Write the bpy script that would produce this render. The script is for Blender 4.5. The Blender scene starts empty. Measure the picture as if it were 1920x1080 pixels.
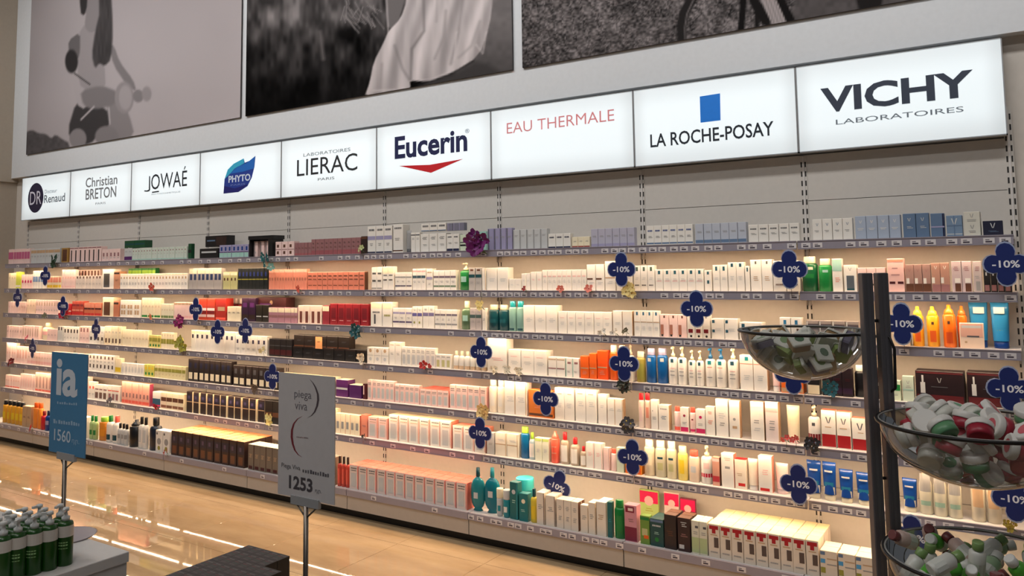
import bpy, math, random
import numpy as np
from mathutils import Vector, Matrix
random.seed(7)
sc = bpy.context.scene
R = math.radians

# ---------------------------------------------------------------- camera
CAM = np.array([9.025, -4.362, 1.594])
YAW, PITCH, ROLL, FPX = .5713, .0818, -.0138, 1483.
_cy, _sy, _cp, _sp = math.cos(YAW), math.sin(YAW), math.cos(PITCH), math.sin(PITCH)
_F = np.array([-_sy*_cp, _cy*_cp, _sp]); _r = np.array([_cy, _sy, 0.]); _U = np.cross(_r, _F)
_A0 = _r*math.cos(ROLL)+_U*math.sin(ROLL); _A1 = -_r*math.sin(ROLL)+_U*math.cos(ROLL)
PV = 382.1
cd = bpy.data.cameras.new('camera'); cam = bpy.data.objects.new('camera', cd)
sc.collection.objects.link(cam); sc.camera = cam
cd.sensor_width = 36; cd.sensor_fit = 'HORIZONTAL'; cd.lens = FPX*36/1920
cd.shift_y = (PV-540)/1920; cd.clip_start = .05; cd.clip_end = 60
m3 = Matrix((_A0, _A1, -_F)).transposed(); m4 = m3.to_4x4(); m4.translation = Vector(CAM)
cam.matrix_world = m4

def ray(u, v): return (u-960)*_A0-(v-PV)*_A1+FPX*_F
def aty(u, v, y): d = ray(u, v); return CAM+d*(y-CAM[1])/d[1]
def atz(u, v, z): d = ray(u, v); return CAM+d*(z-CAM[2])/d[2]
def atd(u, v, q): return CAM+ray(u, v)*q/FPX

# ---------------------------------------------------------------- light and exposure
sc.view_settings.view_transform = 'Standard'; sc.view_settings.look = 'None'
sc.view_settings.exposure = 0.0; sc.view_settings.gamma = 1.0; sc.view_settings.use_curve_mapping = False
w = bpy.data.worlds.new('world'); sc.world = w; w.use_nodes = True
w.node_tree.nodes['Background'].inputs[0].default_value = (.80, .84, .90, 1)
w.node_tree.nodes['Background'].inputs[1].default_value = .10
sc.cycles.transparent_max_bounces = 24
LED_STRENGTH = 74.0
SIGN_STRENGTH = .56
def area(name, loc, sx, sy, power, color, rot=(0, 0, 0)):
    l = bpy.data.lights.new(name, 'AREA'); l.shape = 'RECTANGLE'; l.size = sx; l.size_y = sy
    l.energy = power; l.color = color
    o = bpy.data.objects.new(name, l); o.location = loc; o.rotation_euler = rot; sc.collection.objects.link(o)
    return o
CEIL = 5.4
for i, x in enumerate((1.6, 5.2, 8.8)):
    a_ = area('ceiling_lamp', (x, -2.5, CEIL-.12), 2.6, .4, 37, (.98, .975, .97), (R(50), 0, 0)); a_.data.spread = R(110)
    area('ceiling_lamp', (x, -5.0, CEIL-.06), 2.4, .5, 52, (.98, .975, .97))

# ---------------------------------------------------------------- materials
def lin(c):
    c = c/255.
    return c/12.92 if c <= .04045 else ((c+.055)/1.055)**2.4
_mats = {}
def mat(rgb, rough=.5, metal=0., emit=0., spec=.5, name=None):
    key = (tuple(rgb), rough, metal, emit, spec)
    if key in _mats: return _mats[key]
    m = bpy.data.materials.new(name or 'paint'); m.use_nodes = True
    nt = m.node_tree; b = nt.nodes['Principled BSDF']
    col = tuple(lin(c) for c in rgb)+(1,)
    b.inputs['Base Color'].default_value = col
    b.inputs['Roughness'].default_value = rough
    b.inputs['Metallic'].default_value = metal
    b.inputs['Specular IOR Level'].default_value = spec
    if emit:
        b.inputs['Emission Color'].default_value = col; b.inputs['Emission Strength'].default_value = emit
    elif metal < .5:
        tc = nt.nodes.new('ShaderNodeTexCoord'); nz = nt.nodes.new('ShaderNodeTexNoise')
        nz.inputs['Scale'].default_value = 35; nz.inputs['Detail'].default_value = 2
        mr = nt.nodes.new('ShaderNodeMapRange'); mr.inputs[3].default_value = .94; mr.inputs[4].default_value = 1.04
        mx = nt.nodes.new('ShaderNodeVectorMath'); mx.operation = 'SCALE'; mx.inputs[0].default_value = col[:3]
        nt.links.new(tc.outputs['Object'], nz.inputs['Vector']); nt.links.new(nz.outputs['Fac'], mr.inputs[0])
        nt.links.new(mr.outputs[0], mx.inputs['Scale']); nt.links.new(mx.outputs[0], b.inputs['Base Color'])
    _mats[key] = m
    return m
def clear_mat(rgb, tint=.75, rough=.03, name='clear_plastic'):
    key = ('clear', tuple(rgb), tint)
    if key in _mats: return _mats[key]
    m = bpy.data.materials.new(name); m.use_nodes = True; nt = m.node_tree; nt.nodes.clear()
    o = nt.nodes.new('ShaderNodeOutputMaterial'); t = nt.nodes.new('ShaderNodeBsdfTransparent')
    g = nt.nodes.new('ShaderNodeBsdfGlossy'); d = nt.nodes.new('ShaderNodeBsdfDiffuse')
    c = tuple(lin(x) for x in rgb)+(1,)
    t.inputs[0].default_value = c; d.inputs[0].default_value = c; g.inputs['Roughness'].default_value = rough
    fr = nt.nodes.new('ShaderNodeFresnel'); fr.inputs[0].default_value = 1.45
    m1 = nt.nodes.new('ShaderNodeMixShader'); m1.inputs[0].default_value = 1-tint
    m2 = nt.nodes.new('ShaderNodeMixShader')
    nt.links.new(t.outputs[0], m1.inputs[1]); nt.links.new(d.outputs[0], m1.inputs[2])
    nt.links.new(fr.outputs[0], m2.inputs[0]); nt.links.new(m1.outputs[0], m2.inputs[1]); nt.links.new(g.outputs[0], m2.inputs[2])
    nt.links.new(m2.outputs[0], o.inputs[0])
    _mats[key] = m
    return m
P = dict(white=(232, 226, 216), cream=(236, 222, 190), grey=(150, 148, 146), lgrey=(196, 196, 194), dgrey=(80, 80, 84),
         black=(20, 19, 22), navy=(20, 28, 62), blue=(18, 92, 150), dblue=(16, 58, 128), sky=(70, 150, 200), teal=(24, 132, 142),
         dteal=(12, 66, 74), mint=(160, 200, 186), green=(24, 122, 54), dgreen=(16, 72, 42), lime=(150, 196, 60), olive=(150, 146, 60),
         red=(186, 26, 34), dred=(122, 18, 26), coral=(236, 96, 78), pink=(232, 176, 172), salmon=(222, 140, 116), magenta=(196, 30, 92),
         mauve=(150, 104, 104), lilac=(158, 152, 182), purple=(84, 34, 96), orange=(232, 96, 24), amber=(222, 140, 30), yellow=(232, 196, 40),
         brown=(92, 56, 38), dbrown=(48, 30, 26), gold=(168, 128, 64), tan=(190, 156, 120), khaki=(188, 184, 130), maroon=(70, 14, 22),
         wpink=(236, 204, 196), wgreen=(206, 216, 190), bluegrey=(96, 118, 146), dpurple=(48, 22, 50), rail=(146, 140, 150))

# ---------------------------------------------------------------- mesh helpers
class MB:
    def __init__(s): s.v = []; s.f = []; s.mi = []; s.mats = []; s.sm = []
    def mid(s, m):
        if m not in s.mats: s.mats.append(m)
        return s.mats.index(m)
    def box(s, x0, x1, y0, y1, z0, z1, m, top=None, side=None):
        b = len(s.v)
        s.v += [(x0, y0, z0), (x1, y0, z0), (x1, y1, z0), (x0, y1, z0), (x0, y0, z1), (x1, y0, z1), (x1, y1, z1), (x0, y1, z1)]
        s.f += [(b, b+3, b+2, b+1), (b+4, b+5, b+6, b+7), (b, b+1, b+5, b+4), (b+2, b+3, b+7, b+6), (b+1, b+2, b+6, b+5), (b+3, b, b+4, b+7)]
        i = s.mid(m); t = s.mid(top) if top else i; sd = s.mid(side) if side else i
        s.mi += [i, t, i, i, sd, sd]; s.sm += [0]*6
        return s
    def bbox(s, x0, x1, y0, y1, z0, z1, m, c=.0015, top=None, side=None):
        # box with chamfered vertical and top edges
        xs = [(x0+c, y0), (x1-c, y0), (x1, y0+c), (x1, y1-c), (x1-c, y1), (x0+c, y1), (x0, y1-c), (x0, y0+c)]
        b = len(s.v); i = s.mid(m); t = s.mid(top) if top else i; sd = s.mid(side) if side else i
        s.v += [(x, y, z0) for x, y in xs]+[(x, y, z1-c) for x, y in xs]
        cx, cy = (x0+x1)/2, (y0+y1)/2
        s.v += [(x+(c if x < cx else -c)*.7, y+(c if y < cy else -c)*.7, z1) for x, y in xs]
        for k in range(8):
            n = (k+1) % 8; mm = sd if k in (2, 6) else i
            s.f += [(b+k, b+n, b+8+n, b+8+k), (b+8+k, b+8+n, b+16+n, b+16+k)]; s.mi += [mm, t]; s.sm += [0, 0]
        s.f += [tuple(b+16+k for k in range(8)), tuple(b+7-k for k in range(8))]; s.mi += [t, i]; s.sm += [0, 0]
        return s
    def quad(s, pts, m):
        b = len(s.v); s.v += list(pts); s.f.append(tuple(range(b, b+len(pts)))); s.mi.append(s.mid(m)); s.sm.append(0); return s
    def lathe(s, prof, m, seg=16, cx=0, cy=0, sx=1, sy=1, cap=True, prof_m=None):
        b = len(s.v); i = s.mid(m)
        for r, z in prof:
            for k in range(seg):
                a = 2*math.pi*k/seg; s.v.append((cx+r*math.cos(a)*sx, cy+r*math.sin(a)*sy, z))
        for j in range(len(prof)-1):
            mm = i if not prof_m or not prof_m[j] else s.mid(prof_m[j])
            for k in range(seg):
                n = (k+1) % seg
                s.f.append((b+j*seg+k, b+j*seg+n, b+(j+1)*seg+n, b+(j+1)*seg+k)); s.mi.append(mm); s.sm.append(1)
        if cap:
            s.f.append(tuple(b+seg-1-k for k in range(seg))); s.mi.append(i); s.sm.append(0)
            e = b+(len(prof)-1)*seg
            s.f.append(tuple(e+k for k in range(seg))); s.mi.append(i); s.sm.append(0)
        return s
    def tube(s, pts, r, m, seg=8):
        b = len(s.v); i = s.mid(m); pts = [Vector(p) for p in pts]; n = len(pts)
        for j, p in enumerate(pts):
            t = (pts[min(j+1, n-1)]-pts[max(j-1, 0)]).normalized()
            a = t.orthogonal().normalized() if j == 0 else (a-t*a.dot(t)).normalized()
            c = t.cross(a)
            for k in range(seg):
                q = 2*math.pi*k/seg; s.v.append(tuple(p+(a*math.cos(q)+c*math.sin(q))*r))
        for j in range(n-1):
            for k in range(seg):
                q = (k+1) % seg
                s.f.append((b+j*seg+k, b+j*seg+q, b+(j+1)*seg+q, b+(j+1)*seg+k)); s.mi.append(i); s.sm.append(1)
        s.f += [tuple(b+seg-1-k for k in range(seg)), tuple(b+(n-1)*seg+k for k in range(seg))]; s.mi += [i, i]; s.sm += [0, 0]
        return s
    def prism(s, pts, y0, y1, m, side=None, fan=False):
        # pts: outline in x,z (counter-clockwise seen from -y); extruded y0 (front) .. y1
        b = len(s.v); n = len(pts); i = s.mid(m); j = s.mid(side) if side else i
        s.v += [(x, y0, z) for x, z in pts]+[(x, y1, z) for x, z in pts]
        if fan:
            s.v += [(0, y0, 0), (0, y1, 0)]
            for k in range(n): q = (k+1) % n; s.f += [(b+2*n, b+k, b+q), (b+2*n+1, b+n+q, b+n+k)]; s.mi += [i, j]; s.sm += [0, 0]
        else: s.f.append(tuple(range(b, b+n))); s.f.append(tuple(b+2*n-1-k for k in range(n))); s.mi += [i, j]; s.sm += [0, 0]
        for k in range(n):
            q = (k+1) % n; s.f.append((b+q, b+k, b+n+k, b+n+q)); s.mi.append(j); s.sm.append(0)
        return s
    def mesh(s, name):
        me = bpy.data.meshes.new(name); me.from_pydata(s.v, [], s.f)
        for m in s.mats: me.materials.append(m)
        me.polygons.foreach_set('material_index', s.mi); me.polygons.foreach_set('use_smooth', [bool(x) for x in s.sm])
        me.update(); return me
    def build(s, name, parent=None, loc=(0, 0, 0)): return put(name, s.mesh(name), parent, loc)
def put(name, me, parent=None, loc=(0, 0, 0)):
    o = bpy.data.objects.new(name, me); sc.collection.objects.link(o)
    if parent: o.parent = parent
    o.location = loc
    return o
_labels = {}
def tag(o, label, cat, group=None):
    o['label'] = label; o['category'] = cat
    if group: o['group'] = group
    _labels.setdefault(label, []).append(o)
    return o
def thing(name, label, cat, loc, group=None, rz=0):
    o = bpy.data.objects.new(name, None); sc.collection.objects.link(o); o.location = loc; o.rotation_euler.z = rz
    o.empty_display_size = .05
    return tag(o, label, cat, group)
def struct(o): o['kind'] = 'structure'; return o

_txt = {}
def text_mesh(s, m, bold=0., depth=.001):
    """text as a mesh normalised to x 0..1, z 0..1, standing up and facing -y"""
    key = (s, m.name, bold)
    if key in _txt: return _txt[key]
    c = bpy.data.curves.new('lettering', 'FONT'); c.body = s; c.size = 1; c.offset = bold; c.resolution_u = 3
    o = bpy.data.objects.new('lettering', c); sc.collection.objects.link(o)
    bpy.context.view_layer.update()
    me = bpy.data.meshes.new_from_object(o.evaluated_get(bpy.context.evaluated_depsgraph_get()))
    bpy.data.objects.remove(o)
    n = len(me.vertices); a = np.zeros(n*3); me.vertices.foreach_get('co', a); a = a.reshape(-1, 3)
    lo, hi = a.min(0), a.max(0)
    x = (a[:, 0]-lo[0])/(hi[0]-lo[0]); z = (a[:, 1]-lo[1])/(hi[1]-lo[1])
    me.vertices.foreach_set('co', np.stack([x, np.zeros(n), z], 1).ravel()); me.update()
    me.materials.clear(); me.materials.append(m); me.name = 'lettering'
    _txt[key] = me
    return me
def text(s, x0, x1, z0, z1, y, m, parent=None, bold=0., name='lettering'):
    o = put(name, text_mesh(s, m, bold), parent)
    p = parent.location if parent else Vector((0, 0, 0))
    o.location = Vector((x0, y, z0))-p; o.scale = (x1-x0, 1, z1-z0)
    return o

# ---------------------------------------------------------------- setting
FLOOR = -.06
BX = [0, 1, 2.049, 3.075, 4.097, 5.115, 6.124, 7.144, 8.071, 9.0]      # uprights along the wall
DS, DB = .22, .377                                                      # shelf depth, base depth
RB = {1: 1.6707, 2: 1.416, 3: 1.1629, 4: .9058, 5: .6536, 6: .3953}     # underside of each price rail
RH = .042
ST = {k: v+RH for k, v in RB.items()}; ST[7] = .128                     # top face each row stands on

wall_m = mat((205, 208, 211), .7, name='wall_paint')
side_m = mat((168, 158, 144), .75, name='side_wall_paint')
panel_m = mat((196, 190, 182), .45, name='back_panel_enamel')
b = MB().box(-.33, 12.5, 0.02, .25, FLOOR, 2.66, mat((198, 190, 180), .7)); struct(b.build('wall_back'))
b = MB().box(-.33, 12.5, -.055, .25, 2.66, CEIL, wall_m); struct(b.build('wall_back_upper'))
b = MB().box(-.45, -.33, -8, .25, FLOOR, 2.62, side_m)
b.box(-.45, -.305, -8, .25, 2.62, CEIL, side_m); struct(b.build('wall_left'))
b = MB().box(-.45, 12.5, -8, .25, CEIL, CEIL+.1, mat((225, 222, 216), .8)); struct(b.build('ceiling'))

def tile_material():
    m = bpy.data.materials.new('polished_beige_stone'); m.use_nodes = True; nt = m.node_tree; bs = nt.nodes['Principled BSDF']
    g = nt.nodes.new('ShaderNodeNewGeometry'); n1 = nt.nodes.new('ShaderNodeTexNoise'); n1.inputs['Scale'].default_value = 1.6
    n1.inputs['Detail'].default_value = 6; n1.inputs['Roughness'].default_value = .62
    mp = nt.nodes.new('ShaderNodeMapping'); mp.inputs['Scale'].default_value = (1, 3.2, 1)
    nt.links.new(g.outputs['Position'], mp.inputs[0]); nt.links.new(mp.outputs[0], n1.inputs['Vector'])
    cr = nt.nodes.new('ShaderNodeValToRGB'); cr.color_ramp.elements[0].position = .3; cr.color_ramp.elements[1].position = .72
    cr.color_ramp.elements[0].color = (lin(168), lin(140), lin(106), 1); cr.color_ramp.elements[1].color = (lin(198), lin(170), lin(132), 1)
    nt.links.new(n1.outputs['Fac'], cr.inputs[0]); nt.links.new(cr.outputs[0], bs.inputs['Base Color'])
    bs.inputs['Roughness'].default_value = .03; bs.inputs['Specular IOR Level'].default_value = 1.0
    n2 = nt.nodes.new('ShaderNodeTexNoise'); n2.inputs['Scale'].default_value = 2.2; bp = nt.nodes.new('ShaderNodeBump')
    bp.inputs['Strength'].default_value = .004; bp.inputs['Distance'].default_value = .05
    nt.links.new(g.outputs['Position'], n2.inputs['Vector']); nt.links.new(n2.outputs['Fac'], bp.inputs['Height']); nt.links.new(bp.outputs[0], bs.inputs['Normal'])
    return m
fl = struct(MB().box(-.45, 12.6, -8.05, .25, FLOOR-.05, FLOOR-.002, mat((120, 104, 84), .8, name='joint_grout')).build('floor'))
TS = .64; tm = tile_material()
tile = MB().bbox(.0012, TS-.0012, .0012, TS-.0012, -.012, 0, tm, c=.0008).mesh('floor_tile')
for i in range(-10, 11):
    for j in range(-1, 12):
        x, y = 5.74+i*TS, -.59-j*TS
        if x < -.99: continue
        o = put('floor_tile', tile, fl, (x, y, FLOOR))
SIGNPH = ['under navy roundel sign', 'under grey serif sign', 'under black-lettered third sign', 'under blue leaf sign',
          'under black capitals sign', 'under red triangle sign', 'under pink lettered sign', 'under blue rectangle sign', 'under rightmost sign']
ROWPH = {1: 'top shelf', 2: 'second shelf', 3: 'third shelf', 4: 'fourth shelf', 5: 'fifth shelf', 6: 'sixth shelf', 7: 'bottom deck'}
def bay(x):
    for i in range(9):
        if x < BX[i+1]: return i
    return 8

# ---------------------------------------------------------------- shelving
white_st = mat((205, 200, 196), .4, name='white_steel'); rail_m = mat(P['rail'], .35, name='price_rail_plastic')
dark_m = mat((34, 32, 32), .6, name='kick_shade'); led_m = mat((255, 219, 178), .5, emit=LED_STRENGTH, name='warm_led')
slot_m = mat((30, 28, 28), .8, name='slot_dark')
base_m = mat((172, 164, 154), .45, name='base_enamel')
tick_m = mat((214, 208, 208), .5, name='ticket_paper'); ink_m = mat((66, 58, 70), .6, name='ticket_ink')
tk = MB().box(-.022, .022, -.0015, 0, -.0125, .0125, tick_m)
tk.quad([(-.014, -.002, -.008), (.012, -.002, -.008), (.012, -.002, -.001), (-.014, -.002, -.001)], ink_m)
tk.quad([(-.014, -.002, .003), (.002, -.002, .003), (.002, -.002, .006), (-.014, -.002, .006)], ink_m)
ticket = tk.mesh('price_ticket')
# how many price tickets each rail carries (rows 1-7 by bay)
for i in range(9):
    x0, x1 = BX[i], BX[i+1]; L = x1-x0
    unit = thing('shelving_bay', 'white steel shelving bay frame with back panels, '+SIGNPH[i], 'shelving', (x0, 0, FLOOR))
    zs = [.06, .46, .95, 1.44, 1.93, 2.175]
    for k in range(5):
        MB().box(.004, L-.004, -.004, .016, zs[k]-FLOOR+.0015, zs[k+1]-FLOOR-.0015, panel_m).build('back_panel', unit)
    MB().box(.002, L-.002, -DB+.004, -.002, ST[7]-.02-FLOOR, ST[7]-FLOOR, white_st).build('base_deck', unit)
    MB().box(.003, L-.003, -DB-.004, -DB+.004, 0-FLOOR, .086-FLOOR, base_m).build('base_panel', unit)
    rb = MB().box(.003, L-.003, -DB-.012, -DB+.004, .088-FLOOR, ST[7]+.001-FLOOR, rail_m).build('price_rail', unit)
    MB().box(.0, L, -DB+.05, -DB+.06, 0, .06, dark_m).build('plinth', unit)  # near-black colour carries the shade of the kick recess
    for x, zt in ([(0, 2.17)] if i == 0 else [])+[(L, 2.17 if i < 8 else 2.32)]:
        up = MB().box(x-.0035, x+.0035, -.010, .016, .06, zt-FLOOR, white_st).box(x-.017, x+.017, -.007, .0, .0, zt-FLOOR, panel_m).build('upright', unit)
        mb = MB(); z = .12
        while z < zt-FLOOR-.03:
            for q in (-.010, .010): mb.box(x+q-.0035, x+q+.0035, -.0078, -.006, z, z+.028, slot_m)
            z += .05
        mb.build('slots', up)['kind'] = 'stuff'
    nt7 = {5: 2, 4: 3, 3: 2, 6: 15, 7: 5, 8: 6, 2: 2, 1: 12, 0: 6}[i]
    for k in range(nt7):
        put('price_ticket', ticket, rb, ((k+.5)*L/nt7+random.uniform(-.02, .02), -DB-.0122, .108-FLOOR))
    for r in range(1, 7):
        z = RB[r]
        sh = thing('shelf', f'white steel shelf with price rail, {["", "topmost", "second", "third", "fourth", "fifth", "sixth"][r]} from top, {SIGNPH[i]}', 'shelf', (x0, 0, z), 'shelves of the long shelving wall')
        MB().box(.003, L-.003, -DS+.003, -.006, RH-.016, RH, white_st).build('shelf_board', sh)
        rl = MB().box(.004, L-.004, -DS-.006, -DS+.002, 0, RH+.002, rail_m)
        rl.box(.004, L-.004, -DS-.009, -DS-.006, 0, .004, rail_m).box(.004, L-.004, -DS-.009, -DS-.006, RH-.003, RH+.002, rail_m)
        rl = rl.build('price_rail', sh)
        ls = MB().box(.03, L-.03, -DS+.004, -DS+.015, .0035, RH-.0165, white_st)
        ls.quad([(.03, -DS+.004, .003), (.03, -DS+.015, .003), (L-.03, -DS+.015, .003), (L-.03, -DS+.004, .003)], led_m)
        ls.build('light_strip', sh)
        for xx in (.008, L-.012):
            mb = MB(); n = len(mb.v)
            mb.box(xx, xx+.004, -DS*.55, -.006, RH-.04, RH-.0165, base_m); mb.box(xx, xx+.004, -.03, -.006, -.035, RH-.04, base_m)
            mb.build('bracket', sh)
        n = [5, 6, 8, 8, 11, 14, 17, 15, 13][i]
        if i in (4, 5) and r > 2: n = 6
        for k in range(n):
            if random.random() < .1: continue
            put('price_ticket', ticket, rl, ((k+.5)*L/n+random.uniform(-.25, .25)*L/n*.6, -DS-.0062, RH*.45))

# ---------------------------------------------------------------- light-box signs
def sign_mat():
    m = bpy.data.materials.new('backlit_acrylic'); m.use_nodes = True; nt = m.node_tree; b = nt.nodes['Principled BSDF']
    b.inputs['Base Color'].default_value = (.7, .75, .78, 1); b.inputs['Roughness'].default_value = .3
    b.inputs['Emission Strength'].default_value = SIGN_STRENGTH
    # edge vignette painted into the emission: brighter middle, falling off to the edges of each box (generated coordinates of the sheet)
    tc = nt.nodes.new('ShaderNodeTexCoord'); sp = nt.nodes.new('ShaderNodeSeparateXYZ'); nt.links.new(tc.outputs['Generated'], sp.inputs[0])
    outs = []
    for ax, wd in (('X', .10), ('Z', .30)):
        a = nt.nodes.new('ShaderNodeMath'); a.operation = 'PINGPONG'; a.inputs[1].default_value = .5
        r = nt.nodes.new('ShaderNodeMapRange'); r.interpolation_type = 'SMOOTHSTEP'
        r.inputs[1].default_value = 0; r.inputs[2].default_value = wd; r.inputs[3].default_value = .70; r.inputs[4].default_value = 1
        nt.links.new(sp.outputs[ax], a.inputs[0]); nt.links.new(a.outputs[0], r.inputs[0]); outs.append(r)
    mu = nt.nodes.new('ShaderNodeMath'); mu.operation = 'MULTIPLY'; nt.links.new(outs[0].outputs[0], mu.inputs[0]); nt.links.new(outs[1].outputs[0], mu.inputs[1])
    vm = nt.nodes.new('ShaderNodeVectorMath'); vm.operation = 'SCALE'; vm.inputs[0].default_value = (.80, .90, .93)
    nt.links.new(mu.outputs[0], vm.inputs['Scale']); nt.links.new(vm.outputs[0], b.inputs['Emission Color'])
    return m
smat = sign_mat(); alu = mat((158, 160, 162), .4, .3, name='aluminium')
SX = [0., .968, 2.03, 3.058, 4.09, 5.108, 6.117, 7.137, 8.068, 9.0]; SY = -.083; SZ0, SZ1 = 2.178, 2.636
SLAB = ['light box with white letters in a navy roundel, leftmost of the lit signs', 'light box with grey serif lettering on two lines',
        'light box with slim black capitals and an accented last letter', 'light box with a blue leaf emblem', 'light box with black capitals between two tiny text lines',
        'light box with bold navy lettering over a red triangle', 'light box with thin pink capitals', 'light box with a blue upright rectangle above black capitals',
        'widest light box with large dark grey capitals, rightmost of the lit signs']
signs = []
for i in range(9):
    x0, x1 = SX[i], SX[i+1]
    o = thing('light_box_sign', 'white backlit '+SLAB[i], 'sign', (x0, 0, SZ0), 'lit brand signs above the shelves'); signs.append(o)
    L = x1-x0; H = SZ1-SZ0
    MB().box(0.002, L-.002, -.073, .018, .004, H-.004, mat((190, 192, 194), .4)).build('housing', o)
    t = .006
    fr = MB().box(.001, L-.001, SY-.002, -.068, 0, t, alu).box(.001, L-.001, SY-.002, -.068, H-t*.6, H, alu)
    fr.box(.001, t, SY-.002, -.068, 0, H, alu).box(L-t, L-.001, SY-.002, -.068, 0, H, alu); fr.build('frame', o)
    MB().box(t, L-t, SY, -.074, t, H-t*.6, smat).build('lit_panel', o)
def stext(i, s, u0, u1, vt, vb, rgb, bold=0.):
    y = SY-.0012
    a = aty(u0, vt, y); c = aty(u0, vb, y); d = aty(u1, vt, y)
    text(s, a[0], d[0], c[2], a[2], y, mat(rgb, .5, name='sign_ink'), signs[i], bold)
def spoly(i, pts, rgb, name, dy=.001):
    y = SY-dy; q = [aty(u, v, y) for u, v in pts]; o = signs[i].location
    MB().quad([(p[0]-o.x, y, p[2]-o.z) for p in q], mat(rgb, .5, name='sign_ink')).build(name, signs[i])
ctr = aty(67, 371, SY)
cp = [(ctr[0]+.158*math.cos(a*math.pi/16), ctr[2]+.158*math.sin(a*math.pi/16)) for a in range(32)]
MB().quad([(x-signs[0].location.x, SY-.001, z-SZ0) for x, z in cp], mat((34, 28, 62), .5)).build('roundel', signs[0])
def stw(i, s, x0, x1, z0, z1, rgb, bold=0.): text(s, x0, x1, z0, z1, SY-.0022, mat(rgb, .5, name='sign_ink'), signs[i], bold)
cx, cz = ctr[0], ctr[2]
stw(0, 'DR', cx-.115, cx+.118, cz-.07, cz+.07, (225, 225, 240), .0)
stext(0, 'Docteur', 84, 107, 356, 363, (150, 160, 170)); stext(0, 'Renaud', 83, 122, 366, 381, (110, 120, 130), .01)
stext(1, 'Christian', 161, 220, 334, 352, (128, 130, 134), .01); stext(1, 'BRETON', 161, 218, 355, 375, (128, 130, 134), .01)
stext(1, 'PARIS', 179, 198, 380, 384, (150, 152, 156))
stext(2, 'OWA\u00c9', 284, 351, 320, 356, (34, 40, 46), .0)
spoly(2, [(279.5, 330.5), (281.5, 330), (281.5, 356), (279.8, 358.5), (276, 359.5), (270.5, 359), (270.5, 356.8), (275, 357.2), (279, 355.5)], (34, 40, 46), 'letter_j', .0012)
spoly(2, [(285, 359.5), (298, 357.6), (298, 360), (285, 361.8)], (34, 40, 46), 'underline', .0012)
stext(2, 'PHYTOCOSMETIQUE', 284, 338, 363.5, 366.5, (150, 156, 160))
leaf = [(419, 363), (421, 336), (427, 318), (438, 307), (457, 297), (459, 305), (469, 301), (479, 292), (477, 313), (472, 333), (464, 349), (447, 360)]
spoly(3, leaf, (28, 58, 150), 'leaf_emblem')
spoly(3, [(421, 336), (427, 318), (438, 307), (457, 297), (458, 306), (440, 316), (431, 326)], (52, 176, 214), 'leaf_cyan', .0018)  # cyan print, part of the emblem's own gradient
spoly(3, [(431, 326), (444, 313), (462, 306), (478, 293), (476, 316), (455, 322)], (24, 106, 196), 'leaf_middle', .0018)
spoly(3, [(419, 363), (420, 349), (440, 353), (466, 345), (447, 360)], (22, 26, 112), 'leaf_base', .0018)
stw(3, 'PHYTO', *(lambda a, d, c: (a[0], d[0], c[2], a[2]))(aty(429, 330, SY), aty(470, 326, SY), aty(429, 343, SY)), (215, 228, 245), .03)
stw(3, 'PARIS', *(lambda a, d, c: (a[0], d[0], c[2], a[2]))(aty(433, 346, SY), aty(460, 342, SY), aty(433, 349, SY)), (120, 140, 200), 0)
stext(4, 'LABORATOIRES', 569, 657, 288, 294, (130, 136, 140)); stext(4, 'LIERAC', 557, 670, 300, 331, (38, 40, 44), .0); stext(4, 'PARIS', 596, 627, 334, 339, (120, 126, 130))
stext(5, 'Eucerin', 740, 876, 257, 299, (22, 28, 78), .028); stext(5, '\u00ae', 872, 880, 242, 250, (80, 90, 120))
spoly(5, [(748, 311), (808, 324), (868, 298), (806, 309)], (206, 22, 34), 'red_triangle')
stext(6, 'EAU THERMALE', 950, 1152, 231, 251, (232, 146, 150), -.004)
spoly(7, [(1312, 181), (1350, 175), (1351, 225.5), (1313.5, 230)], (10, 124, 226), 'blue_rectangle')
stext(7, 'LA ROCHE-POSAY', 1219, 1451, 252, 277, (24, 32, 44), .012)
stext(8, 'VICHY', 1538, 1826, 166, 213, (48, 58, 76), .03); stext(8, 'LABORATOIRES', 1567, 1808, 224.5, 234, (118, 128, 138))

# ---------------------------------------------------------------- posters (flat prints, shade only as printed)
def smooth(x, w): return np.clip(.5-x/w, 0, 1)
def sdf(px, py, poly, it=1):
    for _ in range(it if len(poly) > 4 else 0):   # round the corners of the drawn outline
        q = []
        for (a, b_), (c, d_) in zip(poly, poly[1:]+poly[:1]): q += [(a*.78+c*.22, b_*.78+d_*.22), (a*.22+c*.78, b_*.22+d_*.78)]
        poly = q
    d = np.full(px.shape, 1e9); s = np.zeros(px.shape, bool); n = len(poly)
    for i in range(n):
        ax, ay = poly[i]; bx, by = poly[(i+1) % n]; ex, ey = bx-ax, by-ay
        wx, wy = px-ax, py-ay; t = np.clip((wx*ex+wy*ey)/(ex*ex+ey*ey+1e-9), 0, 1)
        d = np.minimum(d, np.hypot(wx-t*ex, wy-t*ey))
        c = ((ay > py) != (by > py)) & (px < (bx-ax)*(py-ay)/(by-ay+1e-9)+ax); s ^= c
    return np.where(s, -d, d)
def ell(px, py, cx, cy, rx, ry): return (np.hypot((px-cx)/rx, (py-cy)/ry)-1)*min(rx, ry)
def line(px, py, pts, w):
    d = np.full(px.shape, 1e9)
    for (ax, ay), (bx, by) in zip(pts, pts[1:]):
        ex, ey = bx-ax, by-ay; t = np.clip(((px-ax)*ex+(py-ay)*ey)/(ex*ex+ey*ey), 0, 1); d = np.minimum(d, np.hypot(px-ax-t*ex, py-ay-t*ey))
    return d-w
_rng = np.random.RandomState(3)
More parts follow.
